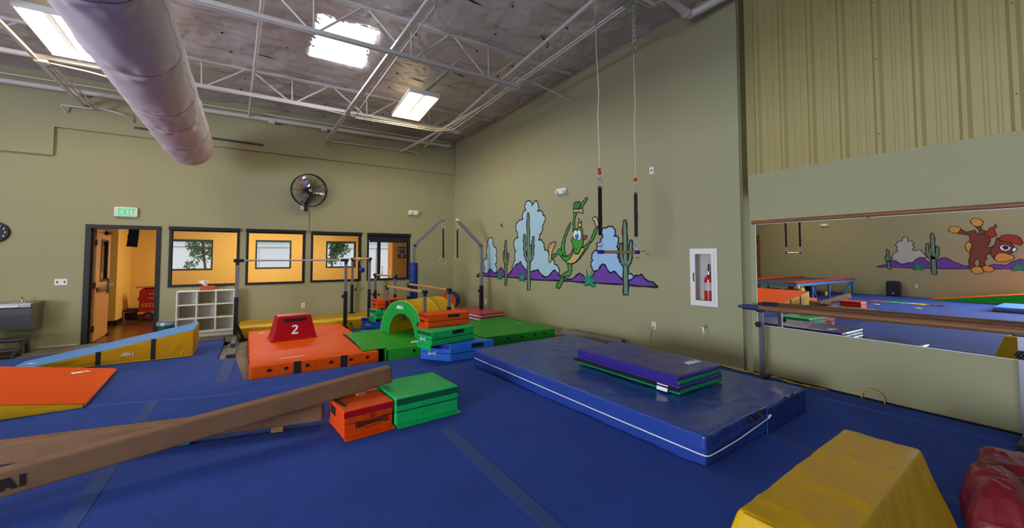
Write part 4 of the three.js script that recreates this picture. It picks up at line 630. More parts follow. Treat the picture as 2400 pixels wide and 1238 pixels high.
{ // wall fan
  const t = thing('wall_fan', 'round black wall fan with three bright metal blades on the back wall', 'fan', [0.93, 3.03, -10.02]); const g = new THREE.Group(); g.name = 'fan_head'; g.rotation.set(0.1, 0.12, 0); t.add(g);
  const Rr = 0.365;
  mesh('rim', [new THREE.TorusGeometry(Rr, 0.011, 8, 64), new THREE.TorusGeometry(Rr, 0.008, 8, 64).translate(0, 0, -0.12), new THREE.TorusGeometry(Rr * 0.99, 0.006, 8, 64).translate(0, 0, -0.06)], mt.blackMetal, g);
  const w = []; for (let k = 0; k < 60; k++) { const a = k / 60 * 6.2832, c = Math.cos(a), s = Math.sin(a), q = k % 5 === 0 ? 0.0035 : 0.0013; w.push(rod([c * 0.04, s * 0.04, 0.07], [c * 0.22, s * 0.22, 0.06], q, 5), rod([c * 0.22, s * 0.22, 0.06], [c * Rr, s * Rr, 0.0], q, 5), rod([c * 0.06, s * 0.06, -0.17], [c * Rr, s * Rr, -0.12], q, 5)); if (k % 4 === 0) w.push(rod([c * Rr, s * Rr, 0], [c * Rr, s * Rr, -0.12], 0.002, 5)); } for (const r of [0.12, 0.2, 0.28]) w.push(new THREE.TorusGeometry(r, 0.0012, 5, 48).translate(0, 0, 0.065 - (r > 0.22 ? 0.025 : 0))); mesh('wire_cage', w, mt.blackMetal, g);
  for (let k = 0; k < 3; k++) { const b = new THREE.PlaneGeometry(0.15, 0.24, 6, 8), p = b.attributes.position; for (let i = 0; i < p.count; i++) { const x = p.getX(i), y = p.getY(i) + 0.2; p.setXYZ(i, x * (0.75 + y * 0.9), y, x * 0.55 - 1.6 * x * x + 0.01 * n2(x * 9 + k, y * 9)); } b.computeVertexNormals(); b.translate(0, 0, -0.05); b.rotateZ(2.0944 * k + 0.52); mesh('fan_blade', b, std('#d4d2d4', 0.22, { metalness: 0.9, side: THREE.DoubleSide }), g); }
  mesh('hub', [cy(0.05, 0.05, 0.05, 0, 0, -0.04, Math.PI / 2), cy(0.09, 0.1, 0.14, 0, 0, -0.16, Math.PI / 2)], mt.blackMetal, g); mesh('badge', [new THREE.TorusGeometry(0.028, 0.007, 8, 24).translate(0, 0, 0.075), cy(0.04, 0.04, 0.008, 0, 0, 0.07, Math.PI / 2)], mt.chrome, g);
  mesh('wall_bracket', [bar([-0.03, -0.06, -0.15], [-0.05, -0.22, -0.25], 0.05, 0.05), rb(0.07, 0.34, 0.02, 0.004, -0.05, -0.28, -0.27)], mt.blackMetal, t); mesh('power_cord', tube([[0.0, -0.1, -0.24], [0.02, -0.4, -0.272], [0.03, -0.94, -0.272]], 0.004, 20, 5), mt.blackPlastic, t);
}
{ // drinking fountain
  const t = thing('drinking_fountain', 'brushed steel wall drinking fountain at the left edge', 'fountain', [-3.42, 0.28, -10.06]);
  const side = [[0, 0.02], [0.36, 0.06], [0.4, 0.3], [0.42, 0.45], [0.0, 0.45]]; const g = extr(side.map(([z, y]) => [-z, y]), 0.5, 0.012); g.rotateY(Math.PI / 2); g.translate(-0.25, 0, -0.21); mesh('body', g, mt.stainless, t);
  mesh('basin', [rb(0.54, 0.09, 0.46, 0.02, 0, 0.455, 0.0)], mt.stainless, t); mesh('drain_recess', rb(0.36, 0.02, 0.26, 0.01, 0, 0.497, 0.02), mt.galv, t); mesh('push_bar', rb(0.3, 0.04, 0.012, 0.006, -0.02, 0.45, 0.232), mt.galv, t);
  mesh('spout', [cy(0.016, 0.02, 0.03, 0.05, 0.515, -0.1), tube([[0.05, 0.52, -0.1], [0.05, 0.555, -0.09], [0.06, 0.565, -0.06]], 0.01, 12, 8)], mt.chrome, t); mesh('side_grille', Array.from({ length: 7 }, (_, k) => bx(0.004, 0.014, 0.12, 0.252, 0.2 + k * 0.026, 0.02)), mt.darkPlastic, t);
}
{ // step stool under it
  const t = thing('step_stool', 'dark grey plastic step stool below the drinking fountain', 'stool', [-3.45, -0.05, -9.7]);
  mesh('top_step', rb(0.5, 0.05, 0.28, 0.02, 0, 0.245, -0.1), mt.darkPlastic, t); mesh('lower_step', rb(0.5, 0.04, 0.24, 0.02, 0, 0.12, 0.16), mt.darkPlastic, t);
  for (const s of [-1, 1]) mesh('side_panel', extr([[-0.28, 0], [-0.2, 0], [-0.16, 0.1], [-0.1, 0.1], [-0.06, 0], [0.0, 0], [0.04, 0.13], [0.1, 0.19], [0.17, 0.13], [0.2, 0], [0.27, 0], [0.24, 0.23], [0.0, 0.23], [-0.02, 0.11], [-0.27, 0.11]].map(([a, b]) => [a, b]), 0.03, 0.006).rotateY(Math.PI / 2).translate(s * 0.24 - 0.015, 0, 0), mt.darkPlastic, t);
}
{ // cubby shelf
  const t = thing('cubby_shelf', 'white cubby shelf of nine open compartments below the leftmost window', 'shelf', [-0.875, -0.05, -10.145]), W = 0.93, H = 0.91, D = 0.29, k = 0.018;
  for (let i = 0; i < 4; i++) mesh('upright', bx(k, H - 0.09, D, -W / 2 + k / 2 + i * (W - k) / 3, 0.09 + (H - 0.09) / 2, 0), mt.white, t);
  for (let j = 0; j < 4; j++) for (let i = 0; i < 3; i++) mesh('shelf_board', bx((W - k) / 3 - k, k, D, -W / 2 + k / 2 + (i + 0.5) * (W - k) / 3, 0.09 + k / 2 + j * (H - 0.09 - k) / 3, 0), mt.white, t);
  for (let j = 0; j < 3; j++) for (let i = 0; i < 3; i++) if ((i + j) % 2 === 0) mesh('back_panel', bx((W - k) / 3 - k, (H - 0.09 - k) / 3 - k, 0.008, -W / 2 + k / 2 + (i + 0.5) * (W - k) / 3, 0.09 + k / 2 + (j + 0.5) * (H - 0.09 - k) / 3, -D / 2 + 0.01), mt.offwhite, t);
  mesh('plinth', bx(W, 0.09, D - 0.04, 0, 0.045, -0.0), mt.offwhite, t);
  const b = thing('tissue_box', 'orange tissue box with a white tissue on top of the cubby shelf', 'box', [-0.87, 0.861, -10.14]);
  mesh('carton', rb(0.23, 0.08, 0.115, 0.004, 0, 0.04, 0), std('#d0481c', 0.6, { map: tx.suede }), b);
  const q = new THREE.PlaneGeometry(0.15, 0.16, 14, 14), p = q.attributes.position; for (let i = 0; i < p.count; i++) { const u = p.getX(i) / 0.15, v = p.getY(i) / 0.16 + 0.5; const pinch = 0.25 + 0.9 * v; p.setXYZ(i, u * 0.15 * pinch - 0.03 - 0.05 * v, 0.078 + v * 0.12 - 0.05 * Math.abs(u) * v, 0.03 * Math.sin(u * 9 + 1) * (0.3 + v) + 0.02 * n2(u * 3, v * 3)); } q.computeVertexNormals(); mesh('tissue', q, std('#f2f2f0', 0.9, { side: THREE.DoubleSide }), b);
  const c = thing('waste_bin', 'green waste bin with a clear plastic liner between door and shelf', 'bin', [-1.5, -0.05, -10.13]);
  mesh('bucket', lathe([[0, 0], [0.1, 0], [0.105, 0.01], [0.125, 0.31], [0.13, 0.32], [0.12, 0.32], [0.1, 0.02], [0, 0.02]]), mt.binGreen, c);
  const l = lathe([[0.118, 0.3], [0.126, 0.34], [0.136, 0.325], [0.14, 0.27]], 40), lp = l.attributes.position; for (let i = 0; i < lp.count; i++) { const k2 = 1 + 0.06 * n3(lp.getX(i) * 20, lp.getY(i) * 20, lp.getZ(i) * 20); lp.setX(i, lp.getX(i) * k2); lp.setZ(i, lp.getZ(i) * k2); } l.computeVertexNormals(); mesh('liner', l, mt.bag, c);
}
{ // lobby furniture seen through the door
  const t = thing('toy_cabinet', 'red toy cabinet shaped like a fire truck in the orange lobby', 'cabinet', [-2.06, -0.05, -13.3]);
  const body = [[-0.4, 0.1], [0.42, 0.1], [0.42, 0.5], [0.36, 0.72], [0.25, 0.8], [-0.34, 0.8], [-0.4, 0.74]]; mesh('truck_side', extr(body, 0.3, 0.01).translate(0, 0, -0.15), std('#a81a14', 0.4), t);
  mesh('shelf_top', rb(0.92, 0.03, 0.36, 0.006, -0.0, 0.83, 0), mt.woodBlock, t); const win = mesh('cab_window', extr([[0.12, 0.42], [0.38, 0.42], [0.36, 0.6], [0.28, 0.7], [0.16, 0.7]], 0.006).translate(0, 0, 0.161), std('#1d1712', 0.5), t); mesh('window_trim', brush([[0.12, 0.42], [0.38, 0.42], [0.36, 0.6], [0.28, 0.7], [0.16, 0.7]], 0.025, 0.169), std('#d8a436', 0.5, { side: THREE.DoubleSide }), win);
  for (const x of [-0.22, 0.3]) { const w = mesh('wheel', cy(0.115, 0.115, 0.05, x, 0.115, 0.17, Math.PI / 2, 0, 0, 28), mt.rubber, t); mesh('wheel_hub', cy(0.055, 0.055, 0.012, x, 0.115, 0.198, Math.PI / 2, 0, 0, 24), std('#8d2216', 0.5), w); }
  mesh('painted_ladder', [bx(0.4, 0.012, 0.004, -0.16, 0.42, 0.162), bx(0.4, 0.012, 0.004, -0.16, 0.36, 0.162), ...Array.from({ length: 6 }, (_, k) => bx(0.01, 0.06, 0.004, -0.33 + k * 0.065, 0.39, 0.162))], std('#d8a436', 0.5), t);
  mesh('gauge', [cy(0.024, 0.024, 0.01, -0.2, 0.66, 0.165, Math.PI / 2), cy(0.024, 0.024, 0.01, -0.13, 0.66, 0.165, Math.PI / 2), cy(0.024, 0.024, 0.01, -0.06, 0.66, 0.165, Math.PI / 2), bx(0.22, 0.03, 0.01, -0.14, 0.55, 0.165)], mt.chrome, t); mesh('bumper', rb(0.84, 0.05, 0.02, 0.006, 0.0, 0.2, 0.168), std('#d0902c', 0.5), t); mesh('lamp', cy(0.05, 0.05, 0.03, -0.42, 0.55, 0.06, 0, 0, Math.PI / 2), mt.chrome, t);
  const c = thing('low_bench', 'low wooden cubby bench with a dark cushion beside the toy truck', 'bench', [-2.62, -0.05, -13.45]); mesh('box', [span(-0.14, -0.12, 0, 0.24, -0.2, 0.2), span(0.12, 0.14, 0, 0.24, -0.2, 0.2), span(-0.12, 0.12, 0, 0.02, -0.2, 0.2), span(-0.12, 0.12, 0.22, 0.24, -0.2, 0.2), span(-0.12, 0.12, 0.02, 0.22, -0.2, -0.18)], mt.woodBlock, c); mesh('cushion', rb(0.29, 0.05, 0.42, 0.02, 0, 0.265, 0), std('#1c2440', 0.7), c);
  const f = thing('hanging_flag', 'dark blue cloth hanging behind the open door', 'banner', [-2.36, 2.0, -11.9]); mesh('cloth', pad(0.18, 0.5, 0.02, { r: 0.006, s: 0.03, amp: 0.006, freq: 9 }).rotateZ(-0.08), std('#1d2a52', 0.8), f); mesh('cord', rod([0.0, 0.24, 0], [0, 0.88, 0], 0.004, 5), mt.rope, f);
  const p = thing('wall_poster', 'small black poster with a basketball hoop on the orange lobby wall', 'poster', [3.65, 1.65, -12.0]); mesh('board', rb(0.26, 0.34, 0.012, 0.003, 0, 0, 0.007), mt.blackPlastic, p); mesh('backboard', [span(-0.09, 0.09, -0.02, 0.11, 0.013, 0.016)], std('#6b2a1a', 0.6), p); mesh('white_lines', [span(-0.11, 0.11, 0.11, 0.125, 0.013, 0.017), span(-0.11, -0.095, -0.04, 0.11, 0.013, 0.017), span(0.095, 0.11, -0.04, 0.11, 0.013, 0.017), span(-0.11, -0.03, -0.05, -0.035, 0.013, 0.017), span(0.03, 0.11, -0.05, -0.035, 0.013, 0.017), lettering('HOOPS', 0.03, 0.003).translate(0, 0.145, 0.013)].slice(0, 5), mt.offwhite, p); mesh('hoop', [new THREE.TorusGeometry(0.035, 0.006, 8, 24).translate(0, -0.06, 0.02), new THREE.TorusGeometry(0.026, 0.008, 8, 24).translate(0, -0.115, 0.018)], mt.offwhite, p);
  plate(thing('light_switch', 'white switch by the lobby entrance door', 'switch', [3.36, 1.05, -12.25], -Math.PI / 2), 0.075, 0.12, 'single');
}
{ // mirror and its wooden rail
  const m = thing('large_mirror', 'wide wall mirror on the right showing the rest of the gym', 'mirror', [5.657, 1.305, 0]);
  for (let k = 0; k < 3; k++) { const z0 = -2.78 + k * 2.44, z1 = Math.min(z0 + 2.438, 4.9); mesh('mirror_panel', span(-0.008, 0, -0.665, 0.665, z0, z1), mt.mirror, m); mesh('panel_edge', span(-0.0085, 0.002, -0.672, -0.6655, z0, z1), mt.piping, m); mesh('panel_edge', span(-0.0085, 0.002, 0.6655, 0.672, z0, z1), mt.piping, m); } mesh('panel_edge', [span(-0.0085, 0.002, -0.672, 0.672, -2.788, -2.7805)], mt.piping, m);
  const r = thing('wooden_rail', 'brown wooden rail along the top of the mirror', 'rail', [5.635, 2.0, 0]); mesh('rail', rod([0, 0, -2.82], [0, 0, 4.8], 0.024, 14), mt.woodRail, r); for (let z = -1.6; z < 4.8; z += 1.2) mesh('rail_clip', [rb(0.02, 0.06, 0.03, 0.004, 0.014, 0.0, z), new THREE.SphereGeometry(0.009, 8, 6).translate(-0.025, 0.0, z)], mt.chrome, r);
}
{ // ballet barre in front of it
  const t = thing('ballet_barre', 'wooden ballet barre on grey square posts in front of the mirror', 'barre', [0, 0, 0]), X = 5.4;
  mesh('rail', rod([X, 0.885, -2.68], [X, 0.945, 1.3], 0.033, 18), mt.woodRail, t); mesh('end_sleeve', [rod([X, 0.884, -2.84], [X, 0.886, -2.64], 0.037, 18), rod([X, 0.884, -2.9], [X, 0.884, -2.84], 0.018, 12)], std('#2c3a66', 0.4), t);
  for (const [z, y] of [[-2.62, 0.86], [-0.565, 0.9]]) { const p = mesh('post', [bar([X, 0, z], [X, y, z], 0.045, 0.045, [1, 0, 0])], std('#80808c', 0.35, { metalness: 0.6 }), t); mesh('saddle', rb(0.06, 0.04, 0.1, 0.01, X, y - 0.005, z), mt.blackMetal, p); mesh('clamp_knob', [rod([X - 0.02, y - 0.17, z], [X - 0.07, y - 0.17, z], 0.007, 8), ...Array.from({ length: 6 }, (_, k) => new THREE.SphereGeometry(0.016, 8, 6).translate(X - 0.085, y - 0.17 + 0.022 * Math.sin(k * 1.047), z + 0.022 * Math.cos(k * 1.047))), new THREE.SphereGeometry(0.024, 10, 8).translate(X - 0.08, y - 0.17, z)], mt.blackPlastic, p); }
  mesh('floor_foot', [rb(0.42, 0.045, 0.06, 0.008, X - 0.05, 0.0235, -0.565)], mt.darkPlastic, t); mesh('floor_foot', [rb(0.34, 0.03, 0.06, 0.008, X + 0.03, 0.016, -2.62)], mt.blackMetal, t);
}
{ // yellow cord along the wall
  const t = thing('extension_cord', 'yellow extension cord lying along the foot of the right wall', 'cord', [0, 0, 0]), p = onMural(6.02);
  mesh('cord', tube([[5.49, 0.37, -4.36], [5.46, 0.3, -4.38], [5.45, 0.12, -4.4], [5.48, 0.012, -4.34], [5.5, 0.01, -3.9], [5.5, 0.01, -3.2], [5.53, 0.01, -2.95], [5.5, 0.01, -2.7], [5.55, 0.01, -2.45], [5.5, 0.01, -2.2], [5.57, 0.004, -2.05], [5.6, -0.02, -1.95]], 0.0065, 160, 8), mt.yellowCord, t);
  mesh('plug', [rod([5.515, 0.38, -4.355], [5.485, 0.37, -4.36], 0.016, 10)], mt.yellowCord, t); mesh('cord_loop', tube([[5.605, -0.02, -1.7], [5.6, 0.05, -1.695], [5.595, 0.1, -1.65], [5.592, 0.11, -1.6], [5.595, 0.095, -1.55], [5.6, 0.05, -1.515], [5.605, -0.02, -1.51]], 0.0065, 50, 8), mt.yellowCord, t); mesh('second_strand', tube([[5.5, 0.022, -3.3], [5.47, 0.018, -2.9], [5.55, 0.022, -2.6], [5.47, 0.018, -2.35], [5.52, 0.018, -2.15]], 0.0065, 60, 8), mt.yellowCord, t);
}
// ---------- mats and blocks ----------
const rot = (x, z, a) => [x * Math.cos(a) + z * Math.sin(a), -x * Math.sin(a) + z * Math.cos(a)];
function grommets(t, list, axis) { for (const [x, y, z] of list) { const ry = axis === 'x' ? Math.PI / 2 : 0; mesh('vent_grommet', [new THREE.TorusGeometry(0.017, 0.006, 6, 16).rotateY(ry).translate(x, y, z), new THREE.CylinderGeometry(0.015, 0.015, 0.004, 12).rotateX(Math.PI / 2).rotateY(ry).translate(x, y, z)], mt.blackPlastic, t); } }
{ // orange landing mat
  const w = 1.6, h = 0.2, d = 2.87, t = thing('landing_mat', 'large orange landing mat with black straps, under the red block marked 2', 'mat', [0.69, -0.05, -7.5], 0.025);
  mesh('cover', pad(w, h, d, { r: 0.02, s: 0.06, amp: 0.004, freq: 3, crease: 0.006, cdir: [1, 0, 0.15], cf: 5, id: 1 }).translate(0, h / 2, 0), mt.orange, t);
  for (const x of [-0.27, 0.31]) mesh('strap', [bx(0.085, 0.2, 0.004, x, 0.1, d / 2 + 0.006)], mt.blackStrap, t);
  grommets(t, [[-0.59, 0.13, d / 2 + 0.006], [-0.4, 0.13, d / 2 + 0.006], [-0.15, 0.13, d / 2 + 0.006], [0.14, 0.13, d / 2 + 0.006], [0.4, 0.13, d / 2 + 0.006], [0.63, 0.13, d / 2 + 0.006]]); grommets(t, [-1.1, -0.7, -0.3, 0.1, 0.5, 0.8].map((z) => [-w / 2 - 0.006, 0.13, z]), 'x');
  mesh('zip_pull_strip', bx(0.3, 0.003, 0.016, -0.3, h + 0.004, d / 2 - 0.28, 0, 0.02), mt.whiteInk, t); mesh('care_label', bx(0.09, 0.003, 0.05, -0.6, h + 0.004, -d / 2 + 0.34), mt.whiteInk, t);
  mesh('side_zip', tube([[0.42, 0.05, d / 2 + 0.004], [0.6, 0.065, d / 2 + 0.005], [0.76, 0.06, d / 2 + 0.003]], 0.004, 20, 6), mt.redBand, t);
}
{ // yellow landing mat along the back wall
  const w = 3.2, h = 0.23, d = 1.1, t = thing('landing_mat', 'long yellow landing mat lying against the back wall', 'mat', [1.28, -0.05, -9.74], 0.0);
  mesh('cover', pad(w, h, d, { r: 0.025, s: 0.07, amp: 0.006, freq: 3, crease: 0.007, cdir: [1, 0, 0.2], cf: 5, id: 2 }).translate(0, h / 2, 0), mt.yellow, t);
  grommets(t, [[0.42, 0.14, d / 2 + 0.007]]); for (const z of [-0.3, 0, 0.3]) mesh('corner_lace', rod([-w / 2 - 0.004, 0.06, z], [-w / 2 - 0.004, 0.15, z + 0.05], 0.008, 6), mt.blackStrap, t); mesh('care_label', bx(0.09, 0.003, 0.04, -1.22, h + 0.006, -0.28), mt.whiteInk, t);
}
{ // red trapezoid marked 2
  const t = thing('vault_block', 'red trapezoid vault block with a white number 2, on the orange mat', 'vault block', [0.51, 0.152, -7.83], 0.1), w = 0.68, h = 0.4, d = 0.42;
  mesh('cover', pad(w, h, d, { r: 0.02, s: 0.035, amp: 0.004, freq: 7, crease: 0.006, cdir: [0, 1, 0], cf: 9, id: 3, warp: (v) => { const u = (v.y + h / 2) / h; v.x *= 1 - 0.28 * u; v.z *= 1 - 0.22 * u; } }).translate(0, h / 2, 0), mt.red, t);
  mesh('bottom_piping', pad(w + 0.012, 0.02, d + 0.012, { r: 0.009, s: 0.08, amp: 0 }).translate(0, 0.012, 0), mt.redBand, t);
  const sl = Math.atan(0.046 / 0.4); mesh('velcro_strip', bx(0.33, 0.05, 0.004, 0.0, 0.325, 0.184, -sl), mt.blackVelcro, t); mesh('number', place(lettering('2', 0.15), 0.0, 0.17, 0.199, -sl), mt.whiteInk, t);
}
function archMat() { // green and yellow arch tunnel
  const t = thing('arch_tunnel', 'green foam arch tunnel with a yellow top, on the green mat', 'tunnel', [2.15, 0.152, -7.06], 0.4236), W = 0.56, H = 0.605, ri = 0.33, hi = 0.375, L = 0.94;
  const halfArc = (a, b, n = 40) => Array.from({ length: n + 1 }, (_, k) => { const q = Math.PI * k / n; return [a * Math.cos(q), b * Math.sin(q)]; });
  // arch profile in the plane across the tunnel; the tunnel runs along local +x
  const o = halfArc(W, H), i = halfArc(ri, hi);
  const face = (x, dx, name, m) => { const N = 80, M = 9, pos = [], idx = []; for (let a = 0; a <= N; a++) for (let b = 0; b <= M; b++) { const q = Math.PI * a / N, u = b / M, A = ri + (W - ri) * u, B = hi + (H - hi) * u; const pl = 0.016 * Math.sin(u * Math.PI) + 0.006 * Math.sin(q * 46 + 2 * n2(q * 3, 1)) * u * (1 - 0.4 * u); pos.push(x - dx * pl, Math.sin(q) * B, Math.cos(q) * A); } for (let a = 0; a < N; a++) for (let b = 0; b < M; b++) { const p = a * (M + 1) + b; idx.push(p, p + 1, p + M + 1, p + 1, p + M + 2, p + M + 1); } const g = new THREE.BufferGeometry(); g.setAttribute('position', new THREE.Float32BufferAttribute(pos, 3)); g.setAttribute('uv', new THREE.Float32BufferAttribute(new Float32Array(pos.length / 3 * 2), 2)); g.setIndex(idx); g.computeVertexNormals(); mesh(name, g, m, t); };
  const dbl = (m) => { const c = m.clone(); c.side = THREE.DoubleSide; c.userData = m.userData; return c; };
  face(0, 1, 'end_cover', dbl(mt.greenArch)); face(L, -1, 'end_cover', dbl(mt.greenArch));
  const skin = (A, B, name, id) => { const N = 72, M = 24, pos = [], idx = []; for (let a = 0; a <= N; a++) for (let b = 0; b <= M; b++) { const q = Math.PI * a / N, x = L * b / M, k = 0.006 * Math.pow(1 - Math.abs(n3(q * 5, x * 1.2, id)), 5) + 0.003 * n3(q * 6, x * 5, id + 4); pos.push(x, Math.sin(q) * (B - k), Math.cos(q) * (A - k)); } for (let a = 0; a < N; a++) for (let b = 0; b < M; b++) { const p = a * (M + 1) + b; idx.push(p, p + M + 1, p + 1, p + 1, p + M + 1, p + M + 2); } const g = new THREE.BufferGeometry(); g.setAttribute('position', new THREE.Float32BufferAttribute(pos, 3)); g.setAttribute('uv', new THREE.Float32BufferAttribute(new Float32Array(pos.length / 3 * 2), 2)); g.setIndex(idx); g.computeVertexNormals(); return mesh(name, g, dbl(mt.yellow), t); };
  skin(W, H, 'outer_cover', 1); skin(ri, hi, 'inner_cover', 9);
  mesh('bottom_cover', [span(0, L, 0, 0.006, ri, W - 0.004), span(0, L, 0, 0.006, -W + 0.004, -ri)], mt.yellow, t);
  mesh('seam_piping', [tube(o.map(([z, y]) => [0.5, y + 0.002, z * 1.003]), 0.004, 60, 5), tube(o.map(([z, y]) => [0.003, y, z]), 0.006, 60, 5)], std('#d7c468', 0.5), t);
  mesh('pull_loop', bx(0.05, 0.12, 0.006, 0.1, hi - 0.075, -0.04, 0, Math.PI / 2), mt.blackStrap, t);
  put(mesh('printed_emblem', emblem(0.062), mt.whiteInk, t), -0.018, 0.487, -0.03, 0, -Math.PI / 2, 0);
}
archMat();
{ // green landing mats
  const t = thing('landing_mat', 'green landing mat with a flap, between the orange mat and the arch tunnel', 'mat', [2.44, -0.05, -7.0], 0.0), w = 1.62, h = 0.2, d = 1.78;
  mesh('cover', pad(w, h, d, { r: 0.02, s: 0.07, amp: 0.004, freq: 3, crease: 0.005, cdir: [1, 0, 0.1], cf: 5, id: 5 }).translate(0, h / 2, 0), mt.green, t);
  const f = pad(0.36, 0.014, 1.5, { r: 0.006, s: 0.08, amp: 0.002, warp: (v) => { v.x += (v.z - 0.7) * -0.02; } }).translate(-w / 2 - 0.14, h + 0.014, 0.1); mesh('flap', f, mt.green, t); mesh('flap_velcro_edge', bx(0.02, 0.012, 1.5, -w / 2 - 0.32, h + 0.011, 0.1, 0, 0.02), mt.blackVelcro, t);
  grommets(t, [[-0.38, 0.13, d / 2 + 0.006], [0.2, 0.13, d / 2 + 0.006]]); mesh('corner_velcro', bx(0.014, 0.19, 0.004, -w / 2 + 0.012, 0.1, d / 2 + 0.006), mt.blackVelcro, t);
  put(mesh('printed_emblem', emblem(0.12, 0.002), mt.whiteInk, t), -0.19, h + 0.003, 0.62, -Math.PI / 2, 0, -0.05);
  const u = thing('landing_mat', 'green landing mat nearest the long mural wall', 'mat', [4.06, -0.05, -6.97], 0.03), w2 = 1.58, d2 = 1.7;
  mesh('cover', pad(w2, h, d2, { r: 0.02, s: 0.07, amp: 0.005, freq: 3, crease: 0.006, cdir: [1, 0, 0.1], cf: 5, id: 6 }).translate(0, h / 2, 0), mt.green, u);
  grommets(u, [[-0.62, 0.13, d2 / 2 + 0.006], [-0.3, 0.13, d2 / 2 + 0.006], [0.0, 0.13, d2 / 2 + 0.006], [0.3, 0.13, d2 / 2 + 0.006], [0.52, 0.13, d2 / 2 + 0.006]]);
  mesh('care_label', bx(0.13, 0.003, 0.03, 0.5, h + 0.005, 0.02, 0, -0.5), mt.offwhite, u);
}
{ // purple mat and the folded red panel mat on it
  const t = thing('floor_mat', 'dark purple floor mat partly under the folded red panel mat', 'mat', [4.2, -0.05, -8.56], 0.05);
  mesh('cover', pad(0.98, 0.17, 1.3, { r: 0.02, s: 0.08, amp: 0.005, freq: 3, id: 7 }).translate(0, 0.085, 0), mt.purpleMat, t);
  const u = thing('panel_mat', 'folded red and white panel mat stacked on the purple mat', 'mat', [4.37, 0.124, -8.47], 0.12);
  for (let k = 0; k < 2; k++) { const y = k * 0.074; mesh('panel', pad(0.66, 0.035, 1.25, { r: 0.012, s: 0.1, amp: 0.0015, id: 8 + k }).translate(0.012 * k, y + 0.055, 0), mt.rose, u); mesh('panel', pad(0.65, 0.034, 1.24, { r: 0.012, s: 0.1, amp: 0.001, id: 18 + k }).translate(0.012 * k, y + 0.0175, 0), mt.piping, u); }
  mesh('printed_line', bx(0.18, 0.002, 0.012, -0.18, 0.149, -0.42, 0, 0.2), std('#d98590', 0.5), u);
}
// step blocks: three colours, one way of making them
function stepBlock(name, label, color, [x, y, z], turn, w, h, d, { shear = 0, band, group, flap = true, emblemSide = 'left', flip = 1 } = {}) {
  const t = thing(name, label, 'foam block', [x, y, z], turn, group), m = mt[color], sh = (v) => { v.x += v.z * shear; };
  mesh('upper_half', pad(w, h * 0.56, d, { r: 0.014, s: 0.05, amp: 0.0025, freq: 6, crease: 0.003, cf: 8, id: x * 3 + y, warp: sh }).translate(0, h * 0.72, 0), m, t);
  mesh('lower_half', pad(w - 0.004, h * 0.43, d - 0.004, { r: 0.014, s: 0.05, amp: 0.0025, freq: 6, crease: 0.003, cf: 8, id: x * 5 + y, warp: sh }).translate(0, h * 0.215, 0), m, t);
  mesh('zip', [bx(w * 0.98, 0.006, 0.004, d / 2 * shear, h * 0.44, d / 2 + 0.001)], mt.blackStrap, t);
  mesh('velcro_strip', bx(0.2, h * 0.26, 0.004, d / 2 * shear + w * 0.1, h * 0.78, d / 2 + 0.004), mt.blackVelcro, t);
  const lx = (zz) => -w / 2 + zz * shear - 0.004, a = Math.atan2(shear, 1);
  const left = (g, zz, yy) => g.rotateY(-Math.PI / 2 + a).translate(lx(zz), yy, zz);
  const wl = d * Math.hypot(1, shear);
  mesh('colour_band', left(bx(wl * 0.96, h * 0.24, 0.004), 0, h * 0.84), mt[band], t);
  if (flap) mesh('hanging_flap', left(bx(wl * 0.94, 0.07, 0.007), 0, -0.025), m, t);
  mesh('printed_name', left(flaredLettering('NORBERTS', 0.026, 2.0).scale(0.72, 1, 1), -d * 0.08, h * 0.4), color === 'orangeBlock' ? mt.blackInk : mt.whiteInk, t);
  return t;
}
stepBlock('step_block', 'blue step block, lowest of the front stack beside the arch tunnel', 'blueBlock', [2.6, 0.001, -5.665], 0, 0.74, 0.25, 0.4, { shear: 0.8, band: 'blueBand', flap: false });
stepBlock('step_block', 'green step block in the middle of the front stack beside the arch tunnel', 'greenBlock', [2.44, 0.255, -5.74], 0.22, 0.78, 0.2, 0.38, { band: 'greenDark' });
stepBlock('step_block', 'orange step block, topmost of the front stack beside the arch tunnel', 'orangeBlock', [2.53, 0.46, -6.03], 0.05, 0.72, 0.19, 0.36, { band: 'redBand' });
stepBlock('step_block', 'blue step block, lowest of the rear stack behind the arch tunnel', 'blueBlock', [2.42, -0.028, -8.94], 0, 0.74, 0.24, 0.38, { shear: 0.8, band: 'blueBand', flap: false });
stepBlock('step_block', 'green step block in the middle of the rear stack behind the arch tunnel', 'greenBlock', [2.36, 0.22, -8.86], 0.2, 0.62, 0.19, 0.36, { band: 'greenDark' });
stepBlock('step_block', 'orange step block, topmost of the rear stack behind the arch tunnel', 'orangeBlock', [2.44, 0.415, -8.98], 0.12, 0.62, 0.19, 0.36, { band: 'redBand' });
